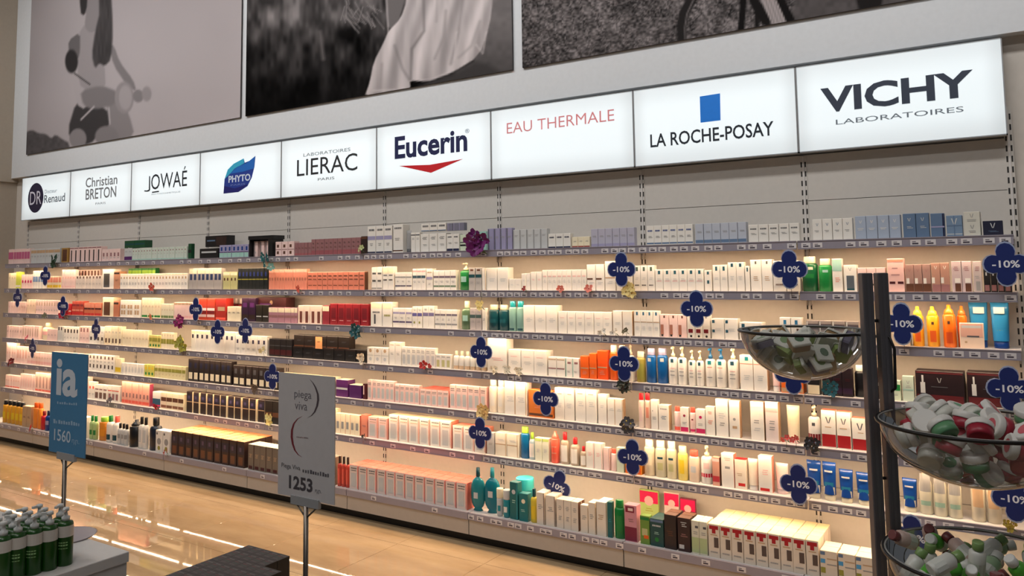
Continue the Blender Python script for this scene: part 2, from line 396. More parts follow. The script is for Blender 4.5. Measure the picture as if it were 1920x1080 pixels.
def vnoise(x, y, sc_):
    x = x/sc_; y = y/sc_; g = _rng.rand(256, 256); xi = np.floor(x).astype(int); yi = np.floor(y).astype(int)
    fx = x-xi; fy = y-yi; fx = fx*fx*(3-2*fx); fy = fy*fy*(3-2*fy)
    G = lambda a, b_: g[a % 256, b_ % 256]
    return (G(xi, yi)*(1-fx)+G(xi+1, yi)*fx)*(1-fy)+(G(xi, yi+1)*(1-fx)+G(xi+1, yi+1)*fx)*fy
def over(v, d, val, w=2.2):
    a = smooth(d, w); return v*(1-a)+val*a
def paint1(u, v):
    g = 150+20*np.clip((u-60)/400, 0, 1)+8*(v/280)+4*(vnoise(u, v, 60)-.5)
    g = over(g, sdf(u, v, [(40, 252), (60, 243), (72, 250), (86, 251), (96, 260), (104, 252), (118, 262), (130, 268), (130, 300), (40, 300)]), 72+14*vnoise(u, v, 5), 4)
    g = over(g, sdf(u, v, [(200, 178), (222, 172), (242, 214), (253, 256), (216, 266), (203, 240)]), 126, 4)
    g = over(g, sdf(u, v, [(143, 190), (160, 200), (200, 200), (206, 238), (190, 246), (168, 272), (140, 268), (126, 246)]), 60, 4)
    g = over(g, sdf(u, v, [(150, 50), (182, 40), (196, 120), (198, 168), (168, 172), (146, 158), (146, 100)]), 140, 3)
    g = over(g, sdf(u, v, [(128, 76), (150, 60), (150, 96), (146, 112), (129, 100)]), 96, 3)
    g = over(g, sdf(u, v, [(136, 140), (146, 138), (152, 170), (166, 182), (160, 206), (143, 196)]), 158, 3)
    g = over(g, sdf(u, v, [(205, 82), (214, 86), (224, 116), (250, 150), (256, 172), (238, 160), (212, 122)]), 118, 3)
    g = over(g, sdf(u, v, [(150, -60), (190, -60), (190, 20), (184, 56), (168, 62), (158, 50), (162, 20), (150, 26)]), 128, 3)
    g = over(g, sdf(u, v, [(149, -60), (164, -60), (164, 8), (158, 30), (150, 24)]), 52, 3)
    g = over(g, sdf(u, v, [(178, -60), (206, -60), (212, 60), (208, 112), (196, 124), (186, 118), (178, 129), (172, 104), (178, 60), (188, 20)]), 56+16*vnoise(u*2, v*.3, 7), 4)
    g = over(g, ell(u, v, 134, 115, 12, 22), 48, 3)
    g = over(g, line(u, v, [(140, 138), (168, 158)], 1.4), 70)
    g = over(g, sdf(u, v, [(150, 170), (190, 160), (222, 172), (218, 196), (176, 206), (156, 198)]), 116, 5)
    g = over(g, ell(u, v, 233, 183, 18, 30), 136, 3); g = over(g, ell(u, v, 235, 183, 12, 23), 152, 3)
    g = over(g, ell(u, v, 259, 180, 10, 12), 122, 3); g = over(g, ell(u, v, 275, 176, 9, 14), 138, 3)
    g = over(g, ell(u, v, 146, 260, 16, 19), 126, 3); g = over(g, ell(u, v, 200, 256, 22, 20), 120, 4)
    g = over(g, line(u, v, [(152, 224), (176, 200)], 1.6), 165)
    g = over(g, line(u, v, [(204, 202), (206, 232)], 1.2), 170)
    return np.stack([g, g*.955, g*.965], -1)
def paint2(u, v):
    n = vnoise(u, v*.5, 16)*.5+vnoise(u, v*.4, 6)*.3+vnoise(u, v, 34)*.5
    g = 8+118*np.clip(n-.36, 0, 1)*np.clip(1.2-v/200, .2, 1)+40*np.clip(1-np.hypot((u-560)/150, (v-30)/60), 0, 1)+30*np.clip(1-v/40., 0, 1)
    g = over(g, line(u, v, [(600, 60), (606, 110)], 2.5), 100, 8)
    g = over(g, sdf(u, v, [(880, -60), (1000, -60), (1000, 160), (900, 160), (840, 140), (900, 108)]), 104-34*np.clip((v-40)/100, 0, 1)+10*vnoise(u, v, 9), 8)
    g = over(g, sdf(u, v, [(780, 168), (800, 152), (850, 140), (900, 110), (960, 150), (900, 170), (780, 180)]), 62, 12)
    for k in range(26):
        a = k*.24; x = 640+_rng.rand()*60; y = _rng.rand()*45-10
        g = over(g, line(u, v, [(x, y), (x-10+_rng.rand()*40, y+26*_rng.rand()+6)], .6), 130, 3)
    g = over(g, sdf(u, v, [(725, -60), (764, -60), (752, 36), (727, 58), (724, 20)]), 104, 3)
    dr = [(763, -60), (763, 0), (751, 35), (728, 58), (720, 78), (700, 117), (693, 155), (683, 182), (730, 184), (770, 167), (768, 150), (801, 153), (848, 136), (899, 105), (918, 47), (924, 0), (926, -60)]
    fl_x = u+.22*v; fold = 176+13*np.sin(fl_x*.21+1.3*np.sin(v*.02))+15*np.sin(fl_x*.083+2+v*.012)+14*(vnoise(u*1.4, v*.25, 8)-.5)-16*np.clip((v-60)/120, 0, 1)*np.clip((760-u)/60, 0, 1)
    g = over(g, sdf(u, v, dr), fold, 3)
    for pts, val in (([(794, -20), (795, 58), (772, 92), (770, 148)], 96), ([(836, 20), (832, 70), (815, 110)], 140), ([(868, -10), (860, 60), (845, 120)], 132),
                     ([(740, 86), (755, 130), (768, 150)], 120), ([(716, 120), (712, 176)], 142), ([(900, 40), (884, 86), (860, 108)], 150), ([(820, -20), (818, 40)], 150)):
        g = over(g, line(u, v, pts, .5), val, 9)
    for pts in ([(856, 60), (852, 112)], [(893, 84), (905, 100), (912, 60)], [(776, 150), (806, 150), (850, 132)], [(728, 60), (724, -10)], [(700, 170), (740, 168)]):
        g = over(g, line(u, v, pts, .3), 200, 6)
    return np.stack([g, g*.955, g*.955], -1)
def paint3(u, v):
    n = vnoise(u, v, 5)*.55+vnoise(u+40, v, 2.6)*.6+vnoise(u, v, 24)*.35
    g = 30+112*np.clip(n-.22, 0, 1)-16*np.clip((v-80)/60, 0, 1)
    g = over(g, sdf(u, v, [(1500, -60), (2400, -60), (2400, 60), (1480, 60)]), 74+16*vnoise(u, v, 8), 10)
    g = over(g, line(u, v, [(1320, -60), (1296, 0), (1282, 26), (1278, 52), (1280, 90)], 9), 40, 3)
    g = over(g, line(u, v, [(1322, -60), (1300, 0), (1288, 26), (1284, 52), (1286, 90)], 1.2), 110, 3)
    g = over(g, line(u, v, [(1397, -40), (1389, 60)], 6), 26, 3); g = over(g, line(u, v, [(1420, 10), (1419, 56)], 4.5), 32, 3)
    g = over(g, sdf(u, v, [(1396, -20), (1421, -6), (1449, 46), (1432, 50), (1410, 14)]), 30, 3)
    g = over(g, sdf(u, v, [(1416, -20), (1448, -20), (1475, 42), (1449, 47)]), 150+16*np.sin(u*.8-v*.3), 3)
    g = over(g, sdf(u, v, [(1446, -20), (1462, -20), (1491, 38), (1475, 42)]), 26, 3)
    g = over(g, sdf(u, v, [(1600, -20), (1660, -20), (1650, 20), (1612, 24)]), 36, 5)
    return np.stack([g, g*.945, g*.945], -1)
def vcol_mat():
    m = bpy.data.materials.new('poster_print'); m.use_nodes = True; nt = m.node_tree; b = nt.nodes['Principled BSDF']
    a = nt.nodes.new('ShaderNodeVertexColor'); a.layer_name = 'print'; nt.links.new(a.outputs[0], b.inputs['Base Color']); b.inputs['Roughness'].default_value = .9
    b.inputs['Specular IOR Level'].default_value = .02
    return m
pm = vcol_mat()
def poster(x0, x1, z0, z1, nx, nz, fn, label, zf=3.95):
    y = -.072
    o = thing('wall_poster', label, 'poster', (x0, -.055, z0), 'large monochrome photo posters')
    MB().box(0, x1-x0, -.015, .001, 0, z1-z0, mat((60, 56, 56), .6)).build('panel', o)
    xs = np.linspace(x0, x1, nx); kk = int(nz*.85); zs = np.concatenate([np.linspace(z0, zf, kk), np.linspace(zf, z1, nz-kk+1)[1:]])
    X, Z = np.meshgrid(xs, zs); Pw = np.stack([X, np.full_like(X, y), Z], -1)-CAM
    den = Pw@_F; U = 960+FPX*(Pw@_A0)/den; V = PV-FPX*(Pw@_A1)/den
    C3 = np.clip(fn(U, V), 4, 250)/255.; C3 = np.where(C3 <= .04045, C3/12.92, ((C3+.055)/1.055)**2.4)
    co = np.stack([X-x0, np.full_like(X, -.0165), Z-z0], -1).reshape(-1, 3)
    idx = np.arange(nx*nz).reshape(nz, nx); f = np.stack([idx[:-1, :-1], idx[:-1, 1:], idx[1:, 1:], idx[1:, :-1]], -1).reshape(-1, 4)
    me = bpy.data.meshes.new('print'); me.vertices.add(len(co)); me.vertices.foreach_set('co', co.ravel())
    me.loops.add(f.size); me.loops.foreach_set('vertex_index', f.ravel().astype(np.int32)); me.polygons.add(len(f))
    me.polygons.foreach_set('loop_start', np.arange(0, f.size, 4, dtype=np.int32)); me.update()
    ca = me.color_attributes.new('print', 'FLOAT_COLOR', 'POINT'); ca.data.foreach_set('color', np.concatenate([C3.reshape(-1, 3), np.ones((len(co), 1))], 1).ravel())
    me.materials.append(pm); put('printed_picture', me, o)
poster(.03, 3.562, 2.893, 4.75, 230, 150, paint1, 'pale monochrome poster of a long-haired woman on a motor scooter, leftmost', 4.7)
poster(3.63, 6.285, 2.893, 4.75, 260, 130, paint2, 'monochrome poster of a pale dress hem against dark grass, middle', 3.95)
poster(6.362, 9.3, 2.893, 4.75, 340, 130, paint3, 'monochrome poster of a bicycle wheel and frame on grass, rightmost', 3.4)

# ---------------------------------------------------------------- products
ORD = ['', 'first', 'second', 'third', 'fourth', 'fifth', 'sixth', 'seventh', 'eighth', 'ninth', 'tenth', 'eleventh', 'twelfth', 'thirteenth', 'fourteenth',
       'fifteenth', 'sixteenth', 'seventeenth', 'eighteenth', 'nineteenth', 'twentieth', 'twenty-first', 'twenty-second', 'twenty-third', 'twenty-fourth']
NUM = ['', 'one', 'two', 'three', 'four', 'five', 'six', 'seven', 'eight', 'nine', 'ten', 'eleven', 'twelve', 'thirteen', 'fourteen', 'fifteen', 'sixteen',
       'seventeen', 'eighteen', 'nineteen', 'twenty', 'twenty-one', 'twenty-two', 'twenty-three', 'twenty-four']
def C(c): return P[c] if isinstance(c, str) else c
def pmat(c, rough=.42): return mat(C(c), rough, name='printed_card')
def clampx(v): return min(max(v, 0.02), .98)
def carton_mesh(wd, dp, h, col, prints, top=None, side=None, seed=0):
    """folding carton with chamfered edges and its front printing as thin raised ink"""
    mb = MB(); rnd = random.Random(seed)
    mb.bbox(-wd/2, wd/2, 0, dp, 0, h, pmat(col), c=min(.0014, wd*.05), top=pmat(top) if top else None, side=pmat(side) if side else None)
    lay = .0004
    def rect(x0, x1, z0, z1, c):
        nonlocal lay
        lay += .00008
        m = mat(C(c), .45, name='print_ink'); X0, X1 = -wd/2+wd*clampx(x0), -wd/2+wd*clampx(x1)
        mb.quad([(X0, -lay, h*clampx(z0)), (X1, -lay, h*clampx(z0)), (X1, -lay, h*clampx(z1)), (X0, -lay, h*clampx(z1))], m)
    for p in prints:
        k = p[0]
        if k == 'b': rect(0, 1, p[1], p[2], p[3])                      # band
        elif k == 'r': rect(*p[1:6])                                  # patch
        elif k == 't':                                                # lines of small lettering around height p[1]
            z = p[1]; n = p[3] if len(p) > 3 else 2
            for q in range(n):
                a = .2+.16*rnd.random(); bb = .62+.2*rnd.random(); rect(a, bb, z-q*.055, z-q*.055+.022, p[2])
        elif k == 'w':                                                # a word: row of little strokes
            z0, z1, c = p[1:4]; x = .18
            while x < .8:
                d = .05+.05*rnd.random(); rect(x, x+d, z0, z1, c); x += d+.03
        elif k == 'V':                                                # letter V emblem
            cz, s, c = p[1], p[2], p[3]; m = mat(C(c), .45, name='print_ink'); lay += .0001
            for sg in (-1, 1):
                xa, xb = sg*s*wd, sg*s*wd*.62; z1, z0 = h*cz+s*wd*1.1, h*cz-s*wd*1.1
                pts = [(0, -lay, z0), (sg*s*wd*.3, -lay, z0), (xa, -lay, z1), (xb, -lay, z1)]
                mb.quad(pts if sg > 0 else pts[::-1], m)
        elif k == 'x':                                                # red cross corner mark
            c = p[1]; rect(.1, .9, .84, .95, c); rect(.34, .66, .72, .84, c)
        elif k == 'e':                                                # round emblem
            cz, rr, c = p[1:4]; m = mat(C(c), .45, name='print_ink'); lay += .0001
            mb.quad([(rr*wd*math.cos(a*math.pi/5), -lay, h*cz+rr*wd*math.sin(a*math.pi/5)) for a in range(10)], m)
    return mb.mesh('carton')
def bottle_parts(kind, wd, h, col, cap, prints, glass=False):
    """returns list of (part name, mesh); first is the body. Origin: centre of foot, front at y=-r"""
    r = wd/2; out = []; m = clear_mat(C(col), .45) if glass else mat(C(col), .28, name='moulded_plastic')
    cm = mat(C(cap), .3, name='cap_plastic'); fl_ = .8
    if kind == 'bottle':
        hb = h*.76; pr_ = [(r*.9, 0), (r, h*.02), (r, hb*.84), (r*.86, hb*.94), (r*.42, hb)]
        out.append(('body', MB().lathe(pr_, m, 14, sy=fl_)))
        out.append(('cap', MB().lathe([(r*.44, hb), (r*.46, hb+.002), (r*.44, h-.002), (r*.36, h)], cm, 12)))
    elif kind == 'wide':      # shampoo bottle with broad cap
        hb = h*.80; out.append(('body', MB().lathe([(r*.92, 0), (r, h*.02), (r, hb*.93), (r*.8, hb)], m, 14, sy=.7)))
        out.append(('cap', MB().lathe([(r*.74, hb), (r*.76, hb+.002), (r*.74, h-.002), (r*.66, h)], cm, 14, sy=.7)))
    elif kind == 'pump':
        hb = h*.72; out.append(('body', MB().lathe([(r*.9, 0), (r, h*.02), (r, hb*.9), (r*.8, hb*.98), (r*.4, hb)], m, 14, sy=.85)))
        pp = MB().lathe([(r*.42, hb), (r*.42, hb+h*.08), (r*.2, hb+h*.1), (r*.16, h*.93), (r*.3, h*.94), (r*.3, h*.99), (r*.15, h)], cm, 12)
        pp.box(-r*.12, r*.12, -r*1.0, 0, h*.945, h*.985, cm); out.append(('pump', pp))
    elif kind == 'spray':     # aerosol / trigger with domed nozzle
        hb = h*.78; out.append(('body', MB().lathe([(r*.94, 0), (r, h*.015), (r, hb*.94), (r*.78, hb)], m, 14)))
        out.append(('nozzle', MB().lathe([(r*.78, hb), (r*.8, hb+.003), (r*.62, h*.88), (r*.34, h*.91), (r*.3, h*.99), (r*.12, h)], cm, 12)))
    elif kind == 'tube':      # standing on its cap, flat crimp on top
        hc = h*.16; mb = MB(); n = 14; b = 0; i = mb.mid(m); lv = 6
        for j in range(lv+1):
            t = j/lv; z = hc+(h-hc)*t; rx = r*(.86+.14*t); ry = r*.62*(1-t)**.8+.0015
            for k in range(n): a = 2*math.pi*k/n; mb.v.append((rx*math.cos(a), ry*math.sin(a), z))
        for j in range(lv):
            for k in range(n): q = (k+1) % n; mb.f.append((j*n+k, j*n+q, (j+1)*n+q, (j+1)*n+k)); mb.mi.append(i); mb.sm.append(1)
        mb.f.append(tuple(lv*n+k for k in range(n))); mb.mi.append(i); mb.sm.append(0)
        out.append(('body', mb)); out.append(('cap', MB().lathe([(r*.78, 0), (r*.8, .002), (r*.8, hc-.001), (r*.7, hc)], cm, 14, sy=.72)))
    elif kind == 'jar':
        out.append(('body', MB().lathe([(r*.86, 0), (r, h*.08), (r, h*.6), (r*.94, h*.66)], m, 14)))
        out.append(('lid', MB().lathe([(r, h*.66), (r*1.02, h*.68), (r*1.02, h*.97), (r*.97, h)], cm, 14)))
    elif kind == 'round':     # spherical bottle with tall thin cap
        hb = h*.80; pf = [(r*.7, 0)]+[(r*(1-abs(2*t-1)**3.2)**.5, hb*(.03+.95*t)) for t in (.04, .1, .2, .35, .5, .65, .78, .88, .95, .985)]+[(r*.24, hb*1.0)]
        out.append(('body', MB().lathe(pf, m, 16, sy=.6)))
        out.append(('cap', MB().lathe([(r*.26, hb*1.0), (r*.28, hb*1.01), (r*.22, h)], cm, 10)))
    # printed label patches on the front of the body
    mb = out[0][1]; yy = -r*(.72 if kind == 'wide' else .87 if kind in ('pump',) else fl_+.02 if kind == 'bottle' else 1.02 if kind in ('spray', 'jar') else .64)
    for p in prints:
        if p[0] == 'lab':      # curved label band: (lab, halfwidth, z0, z1, colour)
            hw, z0, z1, c = p[1:5]; mm = mat(C(c), .5, name='label_paper'); n = 6
            sy = {'wide': .7, 'pump': .85, 'bottle': fl_, 'spray': 1, 'jar': 1, 'round': .6, 'tube': .5}[kind]
            for k in range(n):
                a0 = -hw+2*hw*k/n; a1 = -hw+2*hw*(k+1)/n; R_ = r*1.012+p[5]*.0002 if len(p) > 5 else r*1.012
                q = lambda a, z: (R_*math.sin(a), -R_*math.cos(a)*sy, z)
                mb.quad([q(a0, h*z0), q(a1, h*z0), q(a1, h*z1), q(a0, h*z1)], mm)
    return [(n_, b_.mesh(n_)) for n_, b_ in out]
KIND = {'carton': 'carton', 'bottle': 'bottle', 'wide': 'bottle', 'pump': 'pump_bottle', 'spray': 'spray_bottle', 'tube': 'tube', 'jar': 'jar', 'round': 'bottle'}
CAT = {'carton': 'carton', 'bottle': 'bottle', 'wide': 'bottle', 'pump': 'pump bottle', 'spray': 'spray bottle', 'tube': 'tube', 'jar': 'jar', 'round': 'bottle'}
QUEUE = []
def yfront(r): return -(DS-.030) if r < 7 else -(DB-.020)
def run(r, u0, u1, vt, n, kind, desc, col, prints=(), cap='white', top=None, side=None, dep=None, rows=1, gap=.04, lift=0., glass=False, vb=None, back=0., jit=1.):
    """n alike products side by side on shelf row r, filling picture columns u0..u1 at the shelf edge, tops at picture row vt"""
    yf = yfront(r)+back; z0 = ST[r]+lift
    um = (u0+u1)/2; d = ray(um, 500); 
    # shelf edge height -> picture row, then X of both ends
    def X(u):
        lo, hi = 0., 1400.
        for _ in range(40):
            m_ = (lo+hi)/2
            if aty(u, m_, yf)[2] > z0: lo = m_
            else: hi = m_
        return aty(u, lo, yf)[0]
    xa, xb = X(u0), X(u1); zt = aty(um, vt, yf)[2]; h = zt-z0
    lim = (RB[r-1]-z0-.004) if r > 1 else .4
    if kind == 'carton' or True: h = max(min(h, lim), .03)
    L = xb-xa; pitch = L/n; wd = pitch*(1-gap)
    dmax = (DS-.042) if r < 7 else (DB-.03)
    dp = dep or min(max(wd*.8, .03), .075)
    if rows > 1: dp = min(dp, (dmax-abs(back))/rows-.002)
    bi = bay((xa+xb)/2); ph = ROWPH[r]; sp = SIGNPH[bi]
    gname = f'{desc} {CAT[kind].split()[-1]}s on the {ph} {sp}'
    if kind == 'carton': parts = [('carton', carton_mesh(wd, dp, h, col, prints, top, side, seed=int(u0)))]
    else: parts = bottle_parts(kind, wd, h, col, cap, prints, glass)
    noun = CAT[kind]
    for q in range(rows):
        for k in range(n):
            x = xa+(k+.5)*pitch+random.uniform(-1, 1)*pitch*gap*.3; y = yf+q*(dp+.002)+random.uniform(0, .004)*jit
            if kind != 'carton': y += wd/2*.9
            rz = random.gauss(0, .02)*jit if kind == 'carton' else random.gauss(0, .08)
            pos = '' if n == 1 else (f', {ORD[k+1]} of {NUM[n]}' if n > 2 else f', {"left" if k == 0 else "right"} of two')
            if q: pos += f' in {["", "second", "third", "fourth", "fifth"][q]} row back'
            lab = f'{desc} {noun}{pos}, {ph}, {sp}'
            base = lab; alt = 2
            while lab in _labels:
                lab = base.replace(f', {ph}', f', {["", "", "next", "further", "yet further", "later"][min(alt, 5)]} group rightwards on {ph}'); alt += 1
                if alt > 5: break
            if kind == 'carton':
                squat = h < wd*2.3
                show = pitch*h*(1 if q == 0 else .25)/max(abs(x-CAM[0])*.30+2.2, 1)**3
                QUEUE.append((show, 'box' if squat else 'carton', parts[0][1], (x, y, z0+.0005), rz, lab.replace(' carton', ' box') if squat else lab, gname.replace(' cartons', ' boxes') if squat else gname))
                _labels.setdefault(lab, []); continue
            else:
                o = bpy.data.objects.new(KIND[kind], None); sc.collection.objects.link(o); o.empty_display_size = .03; o.location = (x, y, z0+.0005)
                for nm, me in parts: put(nm, me, o)
            o.rotation_euler.z = rz; tag(o, lab, noun, gname)
    return xa, xb, h

T = lambda z, c='grey', n=2: ('t', z, c, n)
def RUNS():
    c = 'carton'
    # ---- top shelf
    run(1, 15, 55, 467, 8, c, 'pink and white', 'wpink', [('b', .30, .80, (190, 90, 130)), ('b', .3, .34, 'pink')])
    run(1, 57, 112, 466, 10, c, 'greige slim', 'lgrey', [('b', .7, .9, 'tan'), T(.5)])
    run(1, 114, 127, 465, 1, c, 'bronze', 'gold', [('r', .15, .85, .1, .9, 'brown')])
    run(1, 130, 189, 463, 7, c, 'white black-striped', 'wpink', [('r', .3, .55, .05, .8, 'black'), ('b', .9, .97, 'mauve')])
    run(1, 190, 225, 467, 5, c, 'pink-white spotted', 'wpink', [('r', .3, .7, .4, .7, 'mauve'), T(.3)])
    run(1, 232, 247, 464, 2, c, 'white purple-footed', 'lgrey', [('b', .05, .32, 'purple'), T(.7)])
    run(1, 247, 350, 464, 19, c, 'pale mint slim', (206, 214, 200), [('r', .3, .6, .72, .82, 'mauve'), T(.5, 'mauve', 1), ('b', .04, .12, 'mint')])
    run(1, 233, 271, 451, 2, c, 'dark green lying', 'dgreen', [('b', .4, .6, 'dteal')], lift=.116, gap=.02)
    run(1, 352, 358, 457, 1, c, 'dark green narrow', 'dgreen', [('b', .4, .6, 'black')])
    run(1, 373, 410, 466, 1, c, 'low black wide', 'black', [('r', .1, .9, .55, .72, 'lgrey')])
    run(1, 383, 427, 442, 1, c, 'black upper wide', 'black', [('r', .08, .45, .5, .62, 'bluegrey'), ('r', .5, .95, .1, .9, 'dbrown')], lift=.098, back=.05)
    run(1, 411, 465, 459, 7, c, 'white with slanted ink-blue mark', 'lilac', [('r', .35, .75, .55, .85, 'dblue'), ('b', .05, .4, 'mint'), ('b', .4, .46, 'purple')])
    run(1, 516, 551, 453, 3, c, 'blush two-tone', 'wpink', [('r', .25, .6, .6, .8, 'brown'), ('r', .25, .6, .15, .35, 'brown'), ('b', .44, .48, 'mauve')])
    run(1, 552, 583, 455, 5, c, 'rosewood low', 'mauve', [T(.6, 'brown'), ('b', .04, .2, (160, 90, 92))])
    run(1, 583, 676, 447, 11, c, 'rosewood tall', 'mauve', [T(.75, 'dbrown'), ('b', .04, .3, (154, 84, 88)), T(.5, 'brown')])
    run(1, 676, 688, 443, 1, c, 'dark brown', 'dbrown', [('b', .85, .97, 'brown')])
    run(1, 689, 735, 424, 3, c, 'white lilac-banded navy-footed', 'white', [('b', .02, .07, 'navy'), ('b', .5, .64, 'lilac'), ('w', .83, .9, 'dgrey'), T(.35)])
    run(1, 736, 756, 421, 1, c, 'white outlined', 'white', [('r', 0, .06, 0, 1, 'dgrey'), ('w', .84, .9, 'dgrey'), T(.5), ('b', .06, .1, 'brown')])
    run(1, 758, 768, 432, 1, 'tube', 'small grey', 'grey', [], cap='dgrey')
    run(1, 770, 787, 436, 2, c, 'white small', 'white', [T(.7), ('b', .85, .9, 'dgrey')])
    xa = run(1, 788, 836, 438, 3, c, 'white lower-tier', 'white', [T(.8, 'dgrey', 3), T(.4)])
    run(1, 789, 836, 419, 3, c, 'white upper-tier', 'white', [('w', .55, .8, 'dgrey'), ('b', .02, .14, 'bluegrey')], lift=.139)
    run(1, 837, 861, 439, 2, c, 'white navy-footed low', 'white', [('b', .02, .16, 'navy'), ('w', .8, .88, 'dgrey'), T(.5)])
    run(1, 838, 870, 418, 3, c, 'slate upper-tier', (120, 118, 134), [('r', .1, .2, 0, 1, 'lilac')], lift=.136)
    run(1, 862, 884, 440, 2, c, 'green-grey striped', 'wgreen', [('b', .3, .4, 'black'), ('b', .5, .56, 'dgrey')])
    run(1, 886, 912, 434, 2, c, 'sage', 'mint', [T(.6, 'dgreen')], back=.06)
    run(1, 914, 960, 428, 4, c, 'lilac-grey', 'lilac', [('r', .1, .25, 0, 1, 'dgrey'), T(.6)])
    run(1, 962, 1026, 430, 5, c, 'grey-white', 'lgrey', [('r', .05, .15, 0, 1, 'grey'), T(.7)])
    run(1, 1028, 1070, 438, 3, c, 'navy-footed white', 'white', [('b', .02, .12, 'navy'), ('w', .7, .8, 'navy')])
    run(1, 1072, 1106, 444, 3, c, 'brick-red footed cream', 'cream', [('b', .02, .16, (150, 70, 60)), T(.6)])
    run(1, 1108, 1190, 428, 6, c, 'silver-lilac', (182, 178, 192), [('b', .04, .18, 'lilac'), T(.6)])
    run(1, 1212, 1300, 422, 6, c, 'white blue-lined', 'white', [('b', .06, .14, 'bluegrey'), ('w', .7, .78, 'dblue'), T(.45)])
    run(1, 1304, 1400, 418, 6, c, 'pale blue-grey', (186, 190, 200), [('b', .05, .2, 'bluegrey'), T(.6)])
    run(1, 1404, 1500, 420, 5, c, 'white small-lettered', 'white', [('w', .72, .8, 'dgrey'), T(.5)])
    run(1, 1524, 1600, 410, 4, c, 'white with letter emblem', 'white', [('V', .75, .13, 'bluegrey'), T(.45)])
    run(1, 1604, 1690, 404, 4, c, 'silver-blue', (168, 178, 194), [('V', .75, .13, 'white'), T(.45, 'white')])
    run(1, 1694, 1744, 400, 2, c, 'grey-blue tall', 'bluegrey', [('V', .75, .13, 'lgrey'), T(.45, 'lgrey')])
    run(1, 1746, 1773, 400, 1, c, 'slate blue', 'bluegrey', [('r', .85, 1, 0, 1, 'navy'), ('b', .4, .46, 'lilac')])
    run(1, 1775, 1806, 404, 1, c, 'blue-grey checked', (116, 138, 162), [('V', .72, .2, 'lgrey'), ('b', .1, .14, 'lgrey'), ('r', .46, .52, 0, 1, 'bluegrey'), ('b', .5, .54, 'bluegrey')])
    run(1, 1808, 1840, 397, 1, c, 'cream double-emblem', (208, 204, 190), [('V', .84, .12, 'grey'), ('V', .38, .12, 'grey'), T(.66), T(.2)])
    run(1, 1843, 1882, 414, 1, c, 'midnight-blue with white letter', (30, 30, 52), [('V', .68, .13, 'lgrey'), T(.3, 'bluegrey')])
    # ---- second shelf
    run(2, 15, 29, 512, 3, c, 'cream', 'cream', [T(.7, 'olive')])
    run(2, 29, 38, 510, 2, c, 'yellow-green', (206, 214, 80), [('b', .1, .2, 'white')])
    run(2, 39, 60, 515, 4, c, 'white pink-dotted', 'wpink', [('e', .5, .3, 'magenta')])
    run(2, 61, 80, 508, 4, c, 'white with blue band', 'white', [('b', .38, .68, (120, 150, 190))])
    run(2, 88, 114, 518, 5, c, 'butter yellow', 'cream', [('b', .5, .9, 'salmon'), ('b', .1, .3, 'yellow')])
    run(2, 115, 140, 506, 5, c, 'blush tall', 'wpink', [T(.6, 'salmon'), ('b', .1, .14, 'pink')])
    run(2, 141, 190, 517, 8, c, 'taupe dark-dotted', (212, 200, 190), [('r', .3, .7, .78, .95, 'brown'), T(.4, 'grey')])
    run(2, 145, 186, 506, 7, c, 'amber-topped rear', 'wpink', [('r', .2, .8, .6, .95, 'brown')], back=.09)
    run(2, 190, 212, 505, 1, c, 'white display with dark window', 'white', [('r', .12, .66, .08, .78, 'dgrey'), ('r', .2, .58, .2, .7, (70, 66, 62))])
    run(2, 212, 223, 509, 1, c, 'terracotta', (196, 140, 110), [('b', .84, .94, 'dbrown'), T(.5, 'brown')])
    run(2, 224, 351, 513, 22, c, 'ivory slim', 'white', [('r', .3, .6, .66, .8, 'gold'), T(.4, 'grey', 3), ('b', .88, .97, 'cream')])
    run(2, 240, 290, 503, 8, c, 'leaf green rear', 'green', [('b', .5, .9, 'lime')], back=.1)
    run(2, 354, 415, 503, 8, c, 'stone with slanted blue mark', (170, 164, 160), [('b', .74, .97, 'cream'), ('r', .25, .85, .44, .72, (42, 60, 96))])
    run(2, 417, 444, 510, 4, c, 'khaki low', 'khaki', [('b', .8, .97, 'cream'), ('r', .25, .6, .5, .66, 'maroon')])
    run(2, 445, 501, 503, 8, c, 'black with blue mark', (30, 34, 34), [('r', .3, .7, .62, .82, (40, 56, 120)), ('b', .45, .5, 'olive')])
    run(2, 503, 575, 505, 14, c, 'salmon slim', 'salmon', [('b', .84, .97, (240, 180, 156)), T(.55, 'brown', 3)])
    run(2, 576, 683, 510, 11, c, 'salmon twin-lettered', (214, 128, 104), [('w', .74, .82, 'brown'), ('w', .56, .62, 'brown'), ('w', .22, .27, 'brown')], side='brown', top=(244, 176, 150))
    run(2, 696, 716, 501, 2, c, 'white black-lettered', 'white', [('w', .68, .76, 'black'), ('w', .36, .44, 'black'), ('b', .04, .1, 'grey')])
    run(2, 717, 738, 500, 2, c, 'cream-topped', 'white', [('b', .7, .97, 'cream'), ('w', .6, .66, 'dgrey'), ('w', .4, .46, 'black')])
    run(2, 740, 772, 511, 3, c, 'white grey-barred', 'white', [('b', .7, .77, 'grey'), ('b', .2, .27, (80, 72, 92)), T(.5)])
    run(2, 773, 798, 504, 3, c, 'white teal-barred', 'white', [('b', .56, .68, (60, 84, 96)), ('b', .85, .92, 'pink'), T(.4)])
    run(2, 799, 811, 504, 1, c, 'white single', 'white', [('w', .8, .86, 'tan'), ('b', .5, .62, 'lilac'), T(.3)])
    run(2, 812, 855, 507, 4, c, 'white grey-green barred', 'white', [('b', .62, .72, (112, 98, 112)), ('b', .16, .24, (110, 130, 104)), T(.44)])
    run(2, 858, 878, 493, 1, 'pump', 'green', 'green', [('lab', .5, .3, .5, 'mint')], cap='cream')
    run(2, 879, 903, 502, 2, c, 'grey teal-banded', (176, 172, 168), [('b', .56, .7, 'dteal'), ('r', .25, .75, .85, .93, 'brown'), T(.35)])
